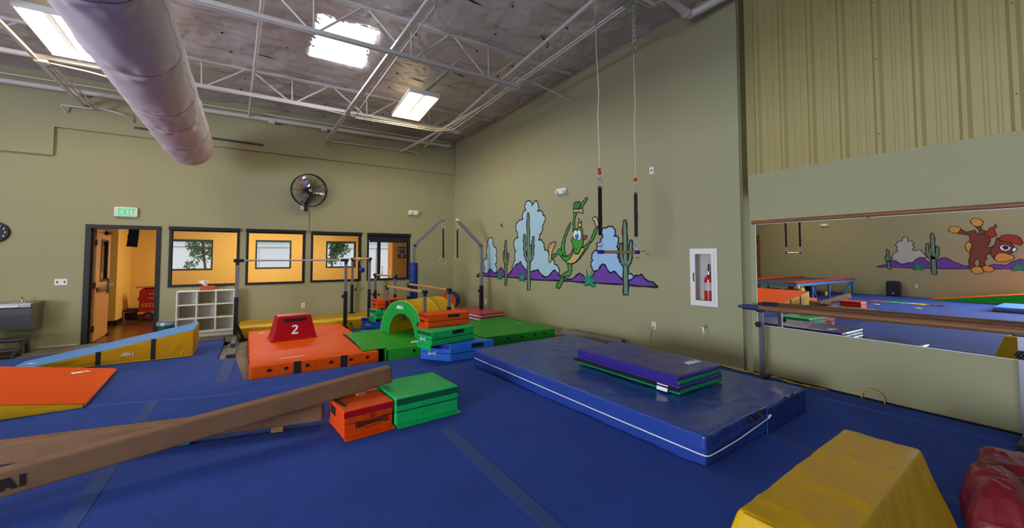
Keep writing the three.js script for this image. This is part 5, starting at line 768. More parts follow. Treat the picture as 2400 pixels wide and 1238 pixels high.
function bigBlock(label, color, [x, y, z], turn, w, h, d, band, text, o = {}) { // the block lies with its long name to the front
  const t = thing('foam_block', label, 'foam block', [x, y, z], turn), m = mt[color];
  mesh('upper_half', pad(w, h * 0.52, d, { r: 0.016, s: 0.04, amp: 0.0022, freq: 6, crease: 0.002, id: x * 3 + 2 }).translate(0, h * 0.735, 0), m, t); mesh('lower_half', pad(w - 0.006, h * 0.475, d - 0.006, { r: 0.014, s: 0.04, amp: 0.0022, freq: 6, id: x * 7 }).translate(0, h * 0.2375, 0), m, t);
  mesh('colour_band', bx(w * 0.985, h * 0.22, 0.004, 0, h * 0.84, d / 2 + 0.003), mt[band], t);
  mesh('hem_flap', pad(w * 0.99, 0.01, 0.075, { r: 0.004, s: 0.06, amp: 0.001 }).rotateX(0.06).translate(0, 0.009, d / 2 + 0.035), m, t);
  if (text) { mesh('printed_name', place(flaredLettering('NORBERTS', 0.04, 0.9), 0.02, h * 0.4, d / 2 + 0.003), mt.blackInk, t); mesh('printed_ball', [new THREE.TorusGeometry(0.015, 0.0014, 6, 24).translate(0.02, h * 0.62, d / 2 + 0.004), new THREE.TorusGeometry(0.015, 0.0012, 6, 24).scale(0.45, 1, 1).translate(0.02, h * 0.62, d / 2 + 0.004), bx(0.12, 0.003, 0.002, 0.02, h * 0.235, d / 2 + 0.004, 0, 0, 0.08)], mt.blackInk, t); mesh('strap', [bx(0.004, 0.07, d * 0.3, -w / 2 - 0.003, h * 0.7, -0.06), bx(0.03, 0.004, d * 0.6, -w / 2 + 0.03, h + 0.003, -0.02, 0, 0.15)], mt.blackStrap, t); }
  else mesh('zip', bx(w * 0.98, 0.006, 0.004, 0, h * 0.5, d / 2 + 0.001), mt.blackStrap, t);
  return t;
}
bigBlock('orange foam block lettered in black, propping up the raised balance beam', 'orangeBlock', [0.82, 0.001, -3.915], 0.12, 0.44, 0.235, 0.47, 'redBand', true);
bigBlock('green foam block standing beside the orange lettered block', 'greenBlock', [1.378, 0.001, -4.0], 0.07, 0.645, 0.25, 0.6, 'greenDark', false);
// balance beams
function beam(label, A, B, w, h, ends, o = {}) {                // A, B: middle of the underside at each end
  const a = V(...A), b = V(...B), L = a.distanceTo(b), t = thing('balance_beam', label, 'balance beam', [(A[0] + B[0]) / 2, (A[1] + B[1]) / 2, (A[2] + B[2]) / 2]);
  const d = b.clone().sub(a).normalize(), yaw = Math.atan2(-d.z, d.x), pitch = Math.asin(d.y), g = new THREE.Group(); g.name = 'beam_body'; g.rotation.set(0, yaw, pitch, 'YXZ'); t.add(g);
  mesh('padded_beam', pad(L, h, w, { r: 0.026, s: 0.06, amp: 0.0012, freq: 5, id: L }).translate(0, h / 2, 0), mt.suede, g);
  for (const [x, m, hh] of ends) mesh('foot', rb(0.1, hh, w * 0.8, 0.012, x, -hh / 2 + 0.004, 0), mt[m], g);
  if (o.logo) mesh('printed_emblem', place(emblem(0.072), o.logo, h * 0.5, w / 2 + 0.0015), mt.blackInk, g);
  if (o.logoBack) mesh('printed_emblem', place(emblem(0.07), o.logoBack, h * 0.5, -w / 2 - 0.0015, 0, Math.PI), mt.blackInk, g);
  return t;
}
beam('low brown balance beam lying on the carpet beside the orange lettered block', [0.535, 0.05, -4.085], [-2.05, 0.05, -4.57], 0.13, 0.155, [[-0.95, 'woodBlock', 0.05], [-0.28, 'tealFoot', 0.05], [0.9, 'woodBlock', 0.05]].map(([x, m, h]) => [-x, m, h]).map(([x, m, h]) => [-x, m, h]));
beam('brown balance beam raised on the orange block, sloping down to the left', [-1.75, 0.065, -3.665], [1.145, 0.288, -4.085], 0.115, 0.165, [[1.16, 'woodBlock', 0.05], [-1.2, 'woodBlock', 0.05]], { logo: -0.99 });
beam('brown balance beam farther left, propped on a second orange block, seen in the mirror', [-2.5, 0.05, -5.1], [-4.1, 0.26, -4.88], 0.115, 0.15, [[0.55, 'woodBlock', 0.04]], { logoBack: 0.55 });
beam('low brown balance beam farther left on the carpet, seen in the mirror', [-3.15, 0.04, -5.55], [-2.2, 0.04, -4.42], 0.115, 0.13, [[-0.5, 'woodBlock', 0.04], [0.5, 'woodBlock', 0.04]]);
bigBlock('orange foam block under the far left balance beam, seen in the mirror', 'orangeBlock', [-3.45, 0.001, -4.6], 1.5708, 0.5, 0.23, 0.44, 'redBand', false);
{ // blue and yellow wedge
  const t = thing('incline_wedge', 'long yellow incline wedge with a sky blue top at the left', 'incline', [-1.83, 0.001, -8.3], 0.02), w = 1.98, h = 0.41, d = 0.82;
  const wv = (v) => { const u = Math.max(0.02, (v.x + w / 2) / w); v.y = (v.y + h / 2) * (0.04 + 0.96 * u); };
  mesh('cover', pad(w, h, d, { r: 0.016, s: 0.05, amp: 0.003, freq: 5, crease: 0.007, cdir: [0.2, 1, 0], cf: 6, id: 12, warp: wv }), mt.yellowDeep, t);
  const top = pad(w, 0.014, d * 0.995, { r: 0.006, s: 0.06, amp: 0.0015, crease: 0.003, id: 13 }); { const p = top.attributes.position; for (let i = 0; i < p.count; i++) p.setY(i, p.getY(i) + h * (0.045 + 0.955 * (p.getX(i) + w / 2) / w)); top.computeVertexNormals(); } mesh('top_cover', top, mt.blueTop, t);
  for (const x of [-0.06, 0.52]) { const y = h * (0.04 + 0.96 * (x + w / 2) / w); mesh('strap', bx(0.05, y, 0.005, x, y / 2, d / 2 + 0.006), mt.blackStrap, t); }
  put(mesh('printed_emblem', emblem(0.05), mt.offwhite, t), 0.24, 0.13, d / 2 + 0.005); mesh('piping', rod([-w / 2 + 0.06, 0.012, d / 2 + 0.004], [w / 2 - 0.02, 0.012, d / 2 + 0.004], 0.006, 6), mt.yellow, t); mesh('zip_pull', rod([0.84, 0.05, d / 2 + 0.008], [0.87, 0.09, d / 2 + 0.008], 0.004, 6), mt.piping, t); put(mesh('small_emblem', emblem(0.03), mt.whiteInk, t), -0.78, 0.075, 0.1, -Math.PI / 2 + 0.2, 0, 0);
}
{ // orange and yellow wedge
  const t = thing('incline_wedge', 'orange topped incline wedge with yellow sides at the left edge', 'incline', [-2.535, 0.001, -6.55], 0.07), w = 2.0, h = 0.42, d = 1.56;
  const wv = (v) => { const u = Math.max(0.0, (w / 2 - v.x) / w); v.y = (v.y + h / 2) * (0.085 + 0.9 * u); };
  mesh('cover', pad(w, h, d, { r: 0.016, s: 0.06, amp: 0.003, freq: 4, crease: 0.004, cdir: [0.2, 1, 0], cf: 6, id: 14, warp: wv }), mt.yellow, t);
  const top = pad(w + 0.01, 0.014, d + 0.01, { r: 0.006, s: 0.06, amp: 0.001, id: 15 }); { const p = top.attributes.position; for (let i = 0; i < p.count; i++) p.setY(i, p.getY(i) + 0.004 + h * (0.085 + 0.9 * (w / 2 - p.getX(i)) / w)); top.computeVertexNormals(); } mesh('top_cover', top, mt.orange, t);
  const sl = Math.atan(0.9 * h / w), yy = (x) => h * (0.085 + 0.9 * (w / 2 - x) / w) + 0.0125;
  mesh('fold_seam', bar([0.42, yy(0.42), -d / 2], [0.78, yy(0.78), d / 2 - 0.9], 0.008, 0.003), std('#c04a18', 0.5), t);
  { const e = put(mesh('printed_emblem', emblem(0.075).rotateZ(0.9), mt.whiteInk, t), 0.72, yy(0.72) + 0.004, -0.5, -Math.PI / 2, 0, -sl); e.rotation.order = 'ZXY'; } for (const x of [-0.45, 0.1]) mesh('strap', bx(0.05, yy(x), 0.005, x, yy(x) / 2, d / 2 + 0.006), mt.blackStrap, t); mesh('side_stripe', rod([w / 2 + 0.006, 0.03, -d / 2], [w / 2 + 0.006, 0.03, d / 2], 0.012, 8), mt.orange, t);
}
{ // the big blue crash mat
  const w = 1.86, h = 0.235, d = 3.34, t = thing('crash_mat', 'big dark blue crash mat on the carpet under the stacked panel mats', 'mat', [3.6, 0.001, -3.47], 0.062);
  const sag = (v) => { if (v.y > 0.05) { v.y -= 0.012 * Math.exp(-((v.x - 0.02) ** 2) * 3 - ((v.z - 0.35) ** 2)); v.y += 0.01 * Math.exp(-(((v.x - 0.5) / 0.25) ** 2)) * Math.sin(v.z * 14 + v.x * 9) * Math.max(0, v.z / 1.7); } if (Math.abs(v.z) > 1.6) v.z += 0.012 * Math.sin(v.x * 3); };
  mesh('cover', pad(w, h, d, { r: 0.03, s: 0.055, amp: 0.005, freq: 2.6, crease: 0.013, cdir: [0.5, 0, 1], cf: 3.6, id: 16, warp: sag }).translate(0, h / 2, 0), mt.bigBlueTop, t);
  const y = 0.105, W2 = w / 2 + 0.004, D2 = d / 2 + 0.006; mesh('zip_piping', tube([[-W2, y + 0.02, -D2 + 0.04], [-W2, y + 0.012, -0.8], [-W2 - 0.002, y - 0.005, 0.6], [-W2, y - 0.012, D2 - 0.06], [-W2 + 0.05, y - 0.012, D2 + 0.004], [-W2 + 0.45, y - 0.002, D2 + 0.012], [0.06, y + 0.035, D2 + 0.012]], 0.0055, 160, 6, false, 0.2), mt.piping, t);
  mesh('cover_overlap', pad(w * 0.47, h * 0.94, 0.012, { r: 0.005, s: 0.06, amp: 0.003, crease: 0.004, id: 17 }).translate(w * 0.26, h * 0.48, d / 2 + 0.012), mt.bigBlue, t); mesh('zip_pull', tube([[0.06, y + 0.035, D2 + 0.015], [0.08, y + 0.06, D2 + 0.02], [0.1, y + 0.05, D2 + 0.02]], 0.007, 16, 6), mt.piping, t);
  for (const x of [-0.16, 0.55]) mesh('carry_handle', new THREE.TorusGeometry(0.085, 0.013, 6, 24, Math.PI).scale(1, 0.75, 2.2).rotateX(-2.5).translate(x, h - 0.012, d / 2 + 0.02), mt.blackStrap, t);
}
{ // folded purple and green panel mat
  const t = thing('panel_mat', 'folded purple and green panel mat lying on the big blue crash mat', 'mat', [3.705, 0.242, -3.06], 0.03), w = 0.76, d = 1.36, k = 0.043;
  const ys = [0, 1, 2, 3], cols = [['panelGreen', 'purple'], ['panelGreen', 'purple']];
  for (let j = 0; j < 2; j++) { const y0 = j * 0.09; mesh('panel', pad(w - 0.008, k, d, { r: 0.012, s: 0.07, amp: 0.002, id: 20 + j }).translate(0.004 - j * 0.006, y0 + k / 2, 0), mt.panelGreen, t); mesh('panel', pad(w, k + 0.003, d + 0.004, { r: 0.015, s: 0.06, amp: 0.0025, crease: j ? 0.005 : 0.002, cdir: [1, 0, 0.3], cf: 4, id: 24 + j }).translate(-j * 0.006, y0 + k * 1.5 + 0.002, 0), mt.purple, t); }
  mesh('fold_cover', pad(0.02, 0.085, d - 0.02, { r: 0.008, s: 0.08, amp: 0.002, crease: 0.003 }).translate(-w / 2 - 0.004, 0.135, 0), mt.purple, t);
  mesh('velcro_flap', bx(0.03, 0.022, d + 0.06, -w / 2 - 0.012, 0.05, -0.02, 0, 0, 0.25), mt.blackVelcro, t); mesh('care_label', pad(0.003, 0.06, 0.12, { r: 0.001, s: 0.03, amp: 0.002 }).rotateZ(-0.2).translate(-w / 2 - 0.025, 0.04, d / 2 - 0.16), mt.whiteInk, t);
  put(mesh('printed_emblem', emblem(0.085, 0.0025), mt.whiteInk, t), 0.16, 0.1845, d / 2 - 0.2, -Math.PI / 2, 0, 0.0);
}
{ // yellow trapezoid in the foreground
  const t = thing('vault_block', 'large yellow trapezoid vault block in the right foreground', 'vault block', [2.38, 0.001, -0.81], 0.055), w = 1.62, h = 0.5, d = 0.62;
  mesh('cover', pad(w, h, d, { r: 0.022, s: 0.04, amp: 0.004, freq: 4, crease: 0.0045, cdir: [0.1, 0.4, 1], cf: 4, id: 30, warp: (v) => { const u = (v.y + h / 2) / h; v.x *= 1 - 0.175 * u; v.z *= 1 - 0.47 * u; } }).translate(0, h / 2, 0), mt.yellow, t);
  const s = Math.atan(0.145 / 0.5); mesh('number', place(lettering('1', 0.2), 0, 0, 0).applyMatrix4(new THREE.Matrix4().makeRotationFromEuler(new THREE.Euler(0, Math.PI / 2, s * 1.0, 'ZYX')).setPosition(0.755, 0.24, 0)), mt.whiteInk, t);
  mesh('seam_piping', rod([-0.672, 0.495, -0.14], [-0.672, 0.495, 0.14], 0.003, 6), mt.yellowDeep, t);
}
{ // crumpled red covers
  const t = thing('red_vinyl_bag', 'crumpled dark red vinyl bag leaning in the bottom right corner', 'bag', [3.5, 0.001, -0.47], 0.25);
  mesh('bag_skin', pad(0.56, 0.3, 0.34, { r: 0.09, s: 0.022, amp: 0.012, freq: 5, crease: 0.022, cdir: [0.4, 1, 0.2], cf: 5, id: 40, warp: (v) => { const u = (v.y + 0.15) / 0.3; v.x = v.x * (1 - 0.35 * u) + 0.07 * u; v.z *= 1 - 0.45 * u; v.y += 0.03 * u * Math.sin(v.x * 7); } }).translate(0, 0.14, 0), mt.redBag, t); mesh('dark_strap', tube([[0.12, 0.27, -0.02], [0.17, 0.29, 0.02], [0.2, 0.26, 0.06], [0.21, 0.14, 0.12]], 0.012, 24, 6), mt.postBlue, t);
  const u = thing('red_vinyl_bag', 'second red vinyl bag at the right edge, draped over a black crate', 'bag', [4.06, 0.105, -0.46], 0.1); mesh('bag_skin', pad(0.46, 0.15, 0.34, { r: 0.065, s: 0.022, amp: 0.012, freq: 5, crease: 0.02, cdir: [1, 0.4, 0], cf: 5, id: 41, warp: (v) => { v.y += 0.03 * Math.cos(v.x * 6); } }).translate(0, 0.075, 0), mt.redBag, u);
  const c = thing('storage_crate', 'black plastic crate under the red bag at the right edge', 'crate', [4.06, 0.001, -0.46], 0.1); for (const s of [-1, 1]) { mesh('crate_wall', rb(0.42, 0.095, 0.02, 0.006, 0, 0.054, s * 0.17), mt.blackPlastic, c); mesh('crate_end', rb(0.02, 0.095, 0.34, 0.006, s * 0.2, 0.054, 0), mt.blackPlastic, c); } mesh('crate_base', rb(0.4, 0.015, 0.34, 0.004, 0, 0.012, 0), mt.blackPlastic, c);
}
{ // grey foam roll by the long wall
  const t = thing('foam_roll', 'grey padded roll on the floor behind the big blue crash mat', 'roll', [0, 0, 0]); mesh('padding', [rod([4.98, 0.075, -6.0], [5.17, 0.075, -4.7], 0.075, 24), new THREE.SphereGeometry(0.075, 20, 12).translate(4.98, 0.075, -6.0)], std('#7b7270', 0.7), t); mesh('end_cap', new THREE.SphereGeometry(0.0755, 20, 12).scale(1, 1, 0.5).translate(5.17, 0.075, -4.7), mt.darkPlastic, t);
}
{ // octagon tumbler in the corner
  const t = thing('octagon_tumbler', 'blue octagon tumbler with orange ends in the back right corner', 'tumbler', [4.18, 0.18, -9.62], -0.62), r = 0.235;
  const oct = (q) => Array.from({ length: 8 }, (_, k) => [q * Math.cos((k + 0.5) * Math.PI / 4), q * Math.sin((k + 0.5) * Math.PI / 4)]);
  mesh('body', extr(oct(r), 0.5, 0.012).translate(0, r * 0.92, -0.25), mt.barrelBlue, t); for (const z of [0.25, -0.268]) mesh('end_cover', extr(oct(r - 0.004), 0.018, 0.006).translate(0, r * 0.92, z), mt.orange, t);
  mesh('strap', [bx(0.05, 0.022, 0.004, 0.14, r * 0.95, 0.272), bx(0.004, 0.03, 0.4, 0.0, r * 1.9, 0)], mt.blackStrap, t); put(mesh('printed_emblem', emblem(0.035), mt.whiteInk, t), 0.0, r * 0.85, 0.27, 0, 0, 1.57);
  mesh('cradle', span(-0.22, 0.22, -0.225, 0.0, -0.24, 0.24), mt.purpleMat, t);
}
// ---------- bars and rings ----------
const gripGrey = std('#8d8d99', 0.35, { metalness: 0.55 }), sleeve = std('#1a1c26', 0.4);
function post(t, x, z, y0, y1, ysplit, knob, w = 0.055) {
  const p = mesh('post', [bar([x, ysplit - 0.02, z], [x, y1, z], w * 0.78, w * 0.78, [1, 0, 0])], gripGrey, t);
  mesh('post_sleeve', bar([x, y0, z], [x, ysplit, z], w, w, [1, 0, 0]), sleeve, p);
  if (knob) { const [dx, dy] = knob; mesh('clamp_knob', [rod([x, ysplit - dy, z], [x + dx, ysplit - dy, z], 0.009, 8), ...Array.from({ length: 6 }, (_, k) => new THREE.SphereGeometry(0.018, 8, 6).translate(x + dx, ysplit - dy + 0.022 * Math.sin(k * 1.047), z + 0.022 * Math.cos(k * 1.047))), cy(0.026, 0.026, 0.03, x + dx, ysplit - dy, z, 0, 0, Math.PI / 2, 12)], mt.blackPlastic, p); }
  return p;
}
{ // single bar
  const t = thing('horizontal_bar', 'grey metal horizontal bar on two tall posts behind the orange mat', 'bar', [0, 0, 0]), xa = -0.345, xb = 1.56, z = -9.07, y = 1.462;
  post(t, xa, z, 0.1, y - 0.03, 0.78, null, 0.07); post(t, xb, z, 0.1, y - 0.03, 0.8, [-0.06, 0.1], 0.07);
  mesh('bar', rod([xa - 0.03, y, z], [xb + 0.02, y, z], 0.0165, 14), mt.alu, t); mesh('end_fitting', [rod([xa - 0.06, y, z], [xa + 0.1, y, z], 0.032, 14), rb(0.06, 0.07, 0.06, 0.008, xa, y - 0.05, z)], mt.blackPlastic, t); mesh('end_fitting', [rod([xb - 0.1, y, z], [xb + 0.05, y, z], 0.032, 14), rb(0.06, 0.07, 0.06, 0.008, xb, y - 0.05, z)], mt.blackPlastic, t);
  mesh('base_rail', [bar([xa, -0.02, -9.2], [xa, -0.02, -7.72], 0.12, 0.05), bar([xa - 0.0, 0.05, -9.18], [xa, 0.015, -8.3], 0.07, 0.1)], std('#3c4152', 0.45), t); mesh('base_rail', [rb(0.1, 0.12, 0.2, 0.008, xb, 0.01, z + 0.02)], mt.blackMetal, t); mesh('brace', [bar([xa + 0.01, 0.28, z], [xa + 0.13, -0.02, z], 0.05, 0.05), bar([xa + 0.05, -0.02, z], [-0.14, -0.02, z], 0.05, 0.04)], mt.blackMetal, t);
  mesh('brace', bar([xb - 0.08, 0.0, z + 0.02], [xb + 0.02, 0.16, z + 0.02], 0.05, 0.05), mt.blackMetal, t); mesh('floor_wheel', [cy(0.035, 0.035, 0.03, xa - 0.12, 0.0, -8.72, Math.PI / 2), bar([xa - 0.05, 0.01, -8.72], [xa - 0.14, 0.02, -8.72], 0.03, 0.03)], mt.blackPlastic, t); mesh('adjusting_pin', [cy(0.012, 0.012, 0.1, xa - 0.16, 0.06, -8.9), cy(0.012, 0.012, 0.09, 1.72, 0.03, -9.12)], mt.chrome, t);
}
function woodBar(t, a, b, y, ends, y0, split, knobs, r = 0.021) {
  mesh('wooden_rail', rod([a[0], y, a[1]], [b[0], y, b[1]], r, 16), mt.woodBar, t);
  [a, b].forEach(([x, z], i) => { post(t, x, z, y0[i], y - 0.02, split[i], knobs[i], 0.062); const d = V(b[0] - a[0], 0, b[1] - a[1]).normalize().multiplyScalar(0.05); mesh('end_cap', [rod([x - d.x, y, z - d.z], [x + d.x, y, z + d.z], 0.034, 16), rb(0.05, 0.06, 0.05, 0.008, x, y - 0.045, z)], mt.blackPlastic, t); });
}
{
  const t = thing('single_rail_bar', 'tall wooden bar on two posts nearest the back wall, with a hanging blue ball', 'bar', [0, 0, 0]); woodBar(t, [1.89, -10.15], [2.11, -9.36], 1.482, null, [0.19, -0.05], [0.86, 0.8], [[0.09, 0.12], [0.09, 0.12]]);
  mesh('foot_plate', [rb(0.14, 0.02, 0.1, 0.004, 1.89, 0.195, -10.15)], mt.blackMetal, t);
  mesh('ball_cord', [rod([1.985, 1.47, -9.82], [2.03, 1.27, -9.78], 0.004, 6), ...Array.from({ length: 6 }, (_, k) => new THREE.TorusGeometry(0.026, 0.008, 6, 16).rotateY(0.27 + 0.3 * (k % 2)).translate(1.965 + 0.006 * k, 1.482, -9.85 + 0.012 * k))], mt.rope, t); mesh('blue_ball', new THREE.SphereGeometry(0.062, 24, 18).translate(2.035, 1.22, -9.77), mt.blueBand, t);
  const u = thing('single_rail_bar', 'second wooden bar, lower, behind the rear stack of step blocks', 'bar', [0, 0, 0]); woodBar(u, [2.4, -10.02], [2.62, -9.12], 1.09, null, [-0.05, -0.05], [0.72, 0.68], [[0.09, 0.12], [0.1, 0.14]]);
  const p = thing('parallel_bars', 'pair of low wooden parallel bars straddling the arch tunnel', 'parallel bars', [0, 0, 0]);
  woodBar(p, [2.17, -8.1], [2.345, -6.43], 0.945, null, [-0.05, 0.152], [0.66, 0.62], [[-0.1, 0.16], [-0.11, 0.2]], 0.024); woodBar(p, [2.69, -8.36], [2.825, -6.53], 0.95, null, [-0.05, 0.152], [0.7, 0.66], [null, [0.12, 0.36]], 0.024);
  mesh('base_plate', [rb(0.12, 0.012, 0.14, 0.003, 2.345, 0.158, -6.43), rb(0.12, 0.012, 0.14, 0.003, 2.825, 0.158, -6.53)], mt.blackMetal, p); mesh('base_rail', [bar([2.17, -0.03, -8.1], [2.69, -0.03, -8.36], 0.06, 0.04)], mt.blackMetal, p);
}
{ // ring frame
  const t = thing('ring_frame', 'grey steel ring frame with two leaning arms in the back right corner', 'ring frame', [0, 0, 0]), z = -8.52;
  for (const [x, bend, tip, sp] of [[2.85, 1.79, 3.49, 0.55], [4.52, 1.81, 3.9, 0.84]]) { mesh('arm', [bar([x, 0.5, z], [x, bend, z], 0.062, 0.062, [1, 0, 0]), bar([x, bend - 0.02, z], [tip, 2.37, z], 0.062, 0.062, [0, 0, 1])], std('#9d9ea6', 0.35, { metalness: 0.6 }), t); mesh('gusset', extr([[0, -0.16], [(tip - x) * 0.2, (2.37 - bend) * 0.2 - 0.03], [0, 0]], 0.02).translate(x, bend, z - 0.01), gripGrey, t); mesh('post_sleeve', bar([x, -0.05, z], [x, sp, z], 0.075, 0.075, [1, 0, 0]), sleeve, t); }
  mesh('clamp_knob', [new THREE.SphereGeometry(0.03, 10, 8).translate(4.45, 0.72, z), rod([4.45, 0.72, z], [4.5, 0.72, z], 0.01, 8)], mt.blackPlastic, t); mesh('arm_cap', rb(0.07, 0.07, 0.07, 0.01, 3.89, 2.38, z, 0, 0, 0.8), mt.offwhite, t);
  mesh('post_padding', [lathe([[0, 0], [0.085, 0], [0.09, 0.02], [0.09, 1.1], [0.085, 1.12], [0, 1.12]], 28).translate(2.85, 0.28, z)], mt.postBlue, t); mesh('padding_band', cy(0.0915, 0.0915, 0.1, 2.85, 1.29, z, 0, 0, 0, 28), mt.barrelBlue, t);
  [[3.535, 'left of the two wooden gymnastic rings, on its black strap', 0], [3.885, 'right of the two wooden gymnastic rings, on its black strap', 0]].forEach(([x, label, a], i) => {
    const r = thing('gymnastic_ring', label, 'ring', [x, 1.435, z], 0); mesh('ring', new THREE.TorusGeometry(0.082, 0.0125, 12, 48), mt.ringWood, r);
    mesh('strap', [bx(0.028, 0.66, 0.005, -0.004 * (i ? -1 : 1), 0.42, 0.004), bx(0.035, 0.6, 0.004, 0.004, 0.4, -0.006, 0, 0, 0.012)], mt.blackStrap, r); mesh('ring_sleeve', rb(0.04, 0.03, 0.035, 0.01, 0, 0.09, 0), mt.blackStrap, r);
    mesh('carabiner', [new THREE.TorusGeometry(0.03, 0.005, 8, 24).scale(0.6, 1.4, 1).translate(0, 0.79, 0), new THREE.TorusGeometry(0.024, 0.005, 8, 24).scale(0.7, 1.3, 1).rotateY(1.3).translate(-0.002, 0.86, 0), cy(0.008, 0.014, 0.05, 0, 0.755, 0)], mt.chrome, r); mesh('webbing_loop', tube([[0, 0.88, 0], [0.02 * (i ? -1 : 1), 0.9, 0], [0.0, 0.93, 0], [-0.02, 0.91, 0]], 0.006, 16, 6), mt.blackStrap, r);
  });
}
// trapeze hung on ropes and chains
function chainLink(w, h, r) { const c = new THREE.CurvePath(), q = w / 2, l = h / 2 - q; const pts = []; for (let k = 0; k <= 8; k++) { const a = Math.PI * k / 8; pts.push(V(q * Math.cos(a), l + q * Math.sin(a), 0)); } for (let k = 0; k <= 8; k++) { const a = Math.PI + Math.PI * k / 8; pts.push(V(q * Math.cos(a), -l + q * Math.sin(a), 0)); } return new THREE.TubeGeometry(new THREE.CatmullRomCurve3(pts, true, 'catmullrom', 0.3), 36, r, 7, true); }
function carabiner(r, w, h, y, turn = 0, x = 0, z = 0) { const pts = [V(0, h / 2, 0), V(w * 0.25, h * 0.4, 0), V(w / 2, -h * 0.3, 0), V(w * 0.4, -h / 2, 0), V(-w * 0.4, -h / 2, 0), V(-w / 2, -h * 0.3, 0), V(-w * 0.25, h * 0.4, 0)]; return [new THREE.TubeGeometry(new THREE.CatmullRomCurve3(pts, true, 'catmullrom', 0.3), 48, r, 8, true).rotateY(turn).translate(x, y, z), rod([w * 0.27 * Math.cos(turn) + x, y + h * 0.3, z - w * 0.27 * Math.sin(turn)], [w * 0.47 * Math.cos(turn) + x, y - h * 0.12, z - w * 0.47 * Math.sin(turn)], r * 1.7, 8)]; }
{
  const z = -3.81, t = thing('trapeze', 'wooden trapeze bar on black straps, ropes and chains in front of the mural', 'trapeze', [0, 0, 0]);
  mesh('bar', rod([3.76, 1.603, z], [4.52, 1.6, z], 0.021, 18), mt.woodBar, t); for (const x of [3.79, 4.485]) mesh('end_cap', rod([x - 0.045, 1.602, z], [x + 0.045, 1.602, z], 0.0265, 18), mt.blueBand, t);
  const link = chainLink(0.04, 0.09, 0.0066);
  [[3.79, 3.745, 5.13, 4.71, 0.1, 2.62], [4.485, 4.49, 5.2, 4.53, 1.35, 2.6]].forEach(([x, xt, yt, yc, turn, ys], i) => {
    mesh('lower_shackle', [...carabiner(0.006, 0.075, 0.13, 1.74, turn + Math.PI, x, z).map((g) => g), chainLink(0.03, 0.075, 0.0055).rotateY(turn).translate(x, 1.655, z)], mt.galv, t);
    mesh('strap', bx(0.07, ys - 0.17 - 1.8, 0.007, x - 0.004, (ys - 0.17 + 1.8) / 2 + 0.02, z, 0, turn), mt.blackStrap, t); mesh('strap_buckle', rb(0.075, 0.1, 0.012, 0.004, x - 0.002, 2.02 + 0.1 * i, z, 0, turn), mt.blackStrap, t);
    mesh('upper_carabiner', carabiner(0.0065, 0.085, 0.13, ys - 0.1, turn, x - 0.005, z), mt.galv, t);
    const top = yc - 0.05, sway = (y) => x - 0.005 + (xt - x) * (y - ys) / (top - ys);
    mesh('rope', tube([[x - 0.005, ys - 0.04, z], [x - 0.008, ys + 0.03, z], [sway(ys + 0.3) + 0.006, ys + 0.3, z], [sway(3.4) - 0.004, 3.4, z], [sway(3.75) + (i ? 0.012 : 0.02), 3.75, z], [sway(4.3) - 0.004, 4.3, z], [xt, top, z]], 0.0075, 90, 8), mt.rope, t);
    mesh('rope_knot', [new THREE.TorusKnotGeometry(0.016, 0.009, 48, 6).translate(x - 0.008, ys + 0.03, z), ...(i ? [] : [new THREE.TorusKnotGeometry(0.014, 0.008, 48, 6, 3, 2).translate(x - 0.014, ys + 0.07, z)])], mt.orangeCord, t);
    mesh('rope_clamp', [rb(0.03, 0.014, 0.02, 0.003, xt, top - 0.01, z), rb(0.024, 0.012, 0.02, 0.003, xt - 0.004, top - 0.04, z)], mt.galv, t);
    mesh('thimble', i ? carabiner(0.0055, 0.08, 0.12, yc + 0.02, 0.2, xt + 0.012, z) : [chainLink(0.04, 0.085, 0.006).translate(xt, yc, z)], mt.galv, t);
    let k = 0; for (let y = yc + 0.085; y < yt; y += 0.074, k++) { const m = mesh('chain_link', link.clone(), mt.chain, t); m.position.set(xt, y, z); m.rotation.y = (k % 2) * Math.PI / 2 + 0.2; }
    mesh('ceiling_hook', [rod([xt, yt - 0.02, z], [xt, ceilY(z) - 0.02, z], 0.012, 10)], mt.galv, t);
  });
  const a = thing('trapeze_anchor', 'galvanised slotted anchor channel holding the trapeze chains at the ceiling', 'bracket', [0, 0, 0]); mesh('channel', [bar([3.4, 5.27, z - 0.04], [4.95, 5.27, z - 0.04], 0.045, 0.045), bar([4.47, 5.25, z - 0.3], [4.47, 5.28, z + 0.3], 0.05, 0.045)], mt.galv, a); for (const x of [4.49, 3.745]) mesh('clamp', rb(0.13, 0.03, 0.15, 0.005, x, 5.235, z - 0.02), mt.galv, a);
}
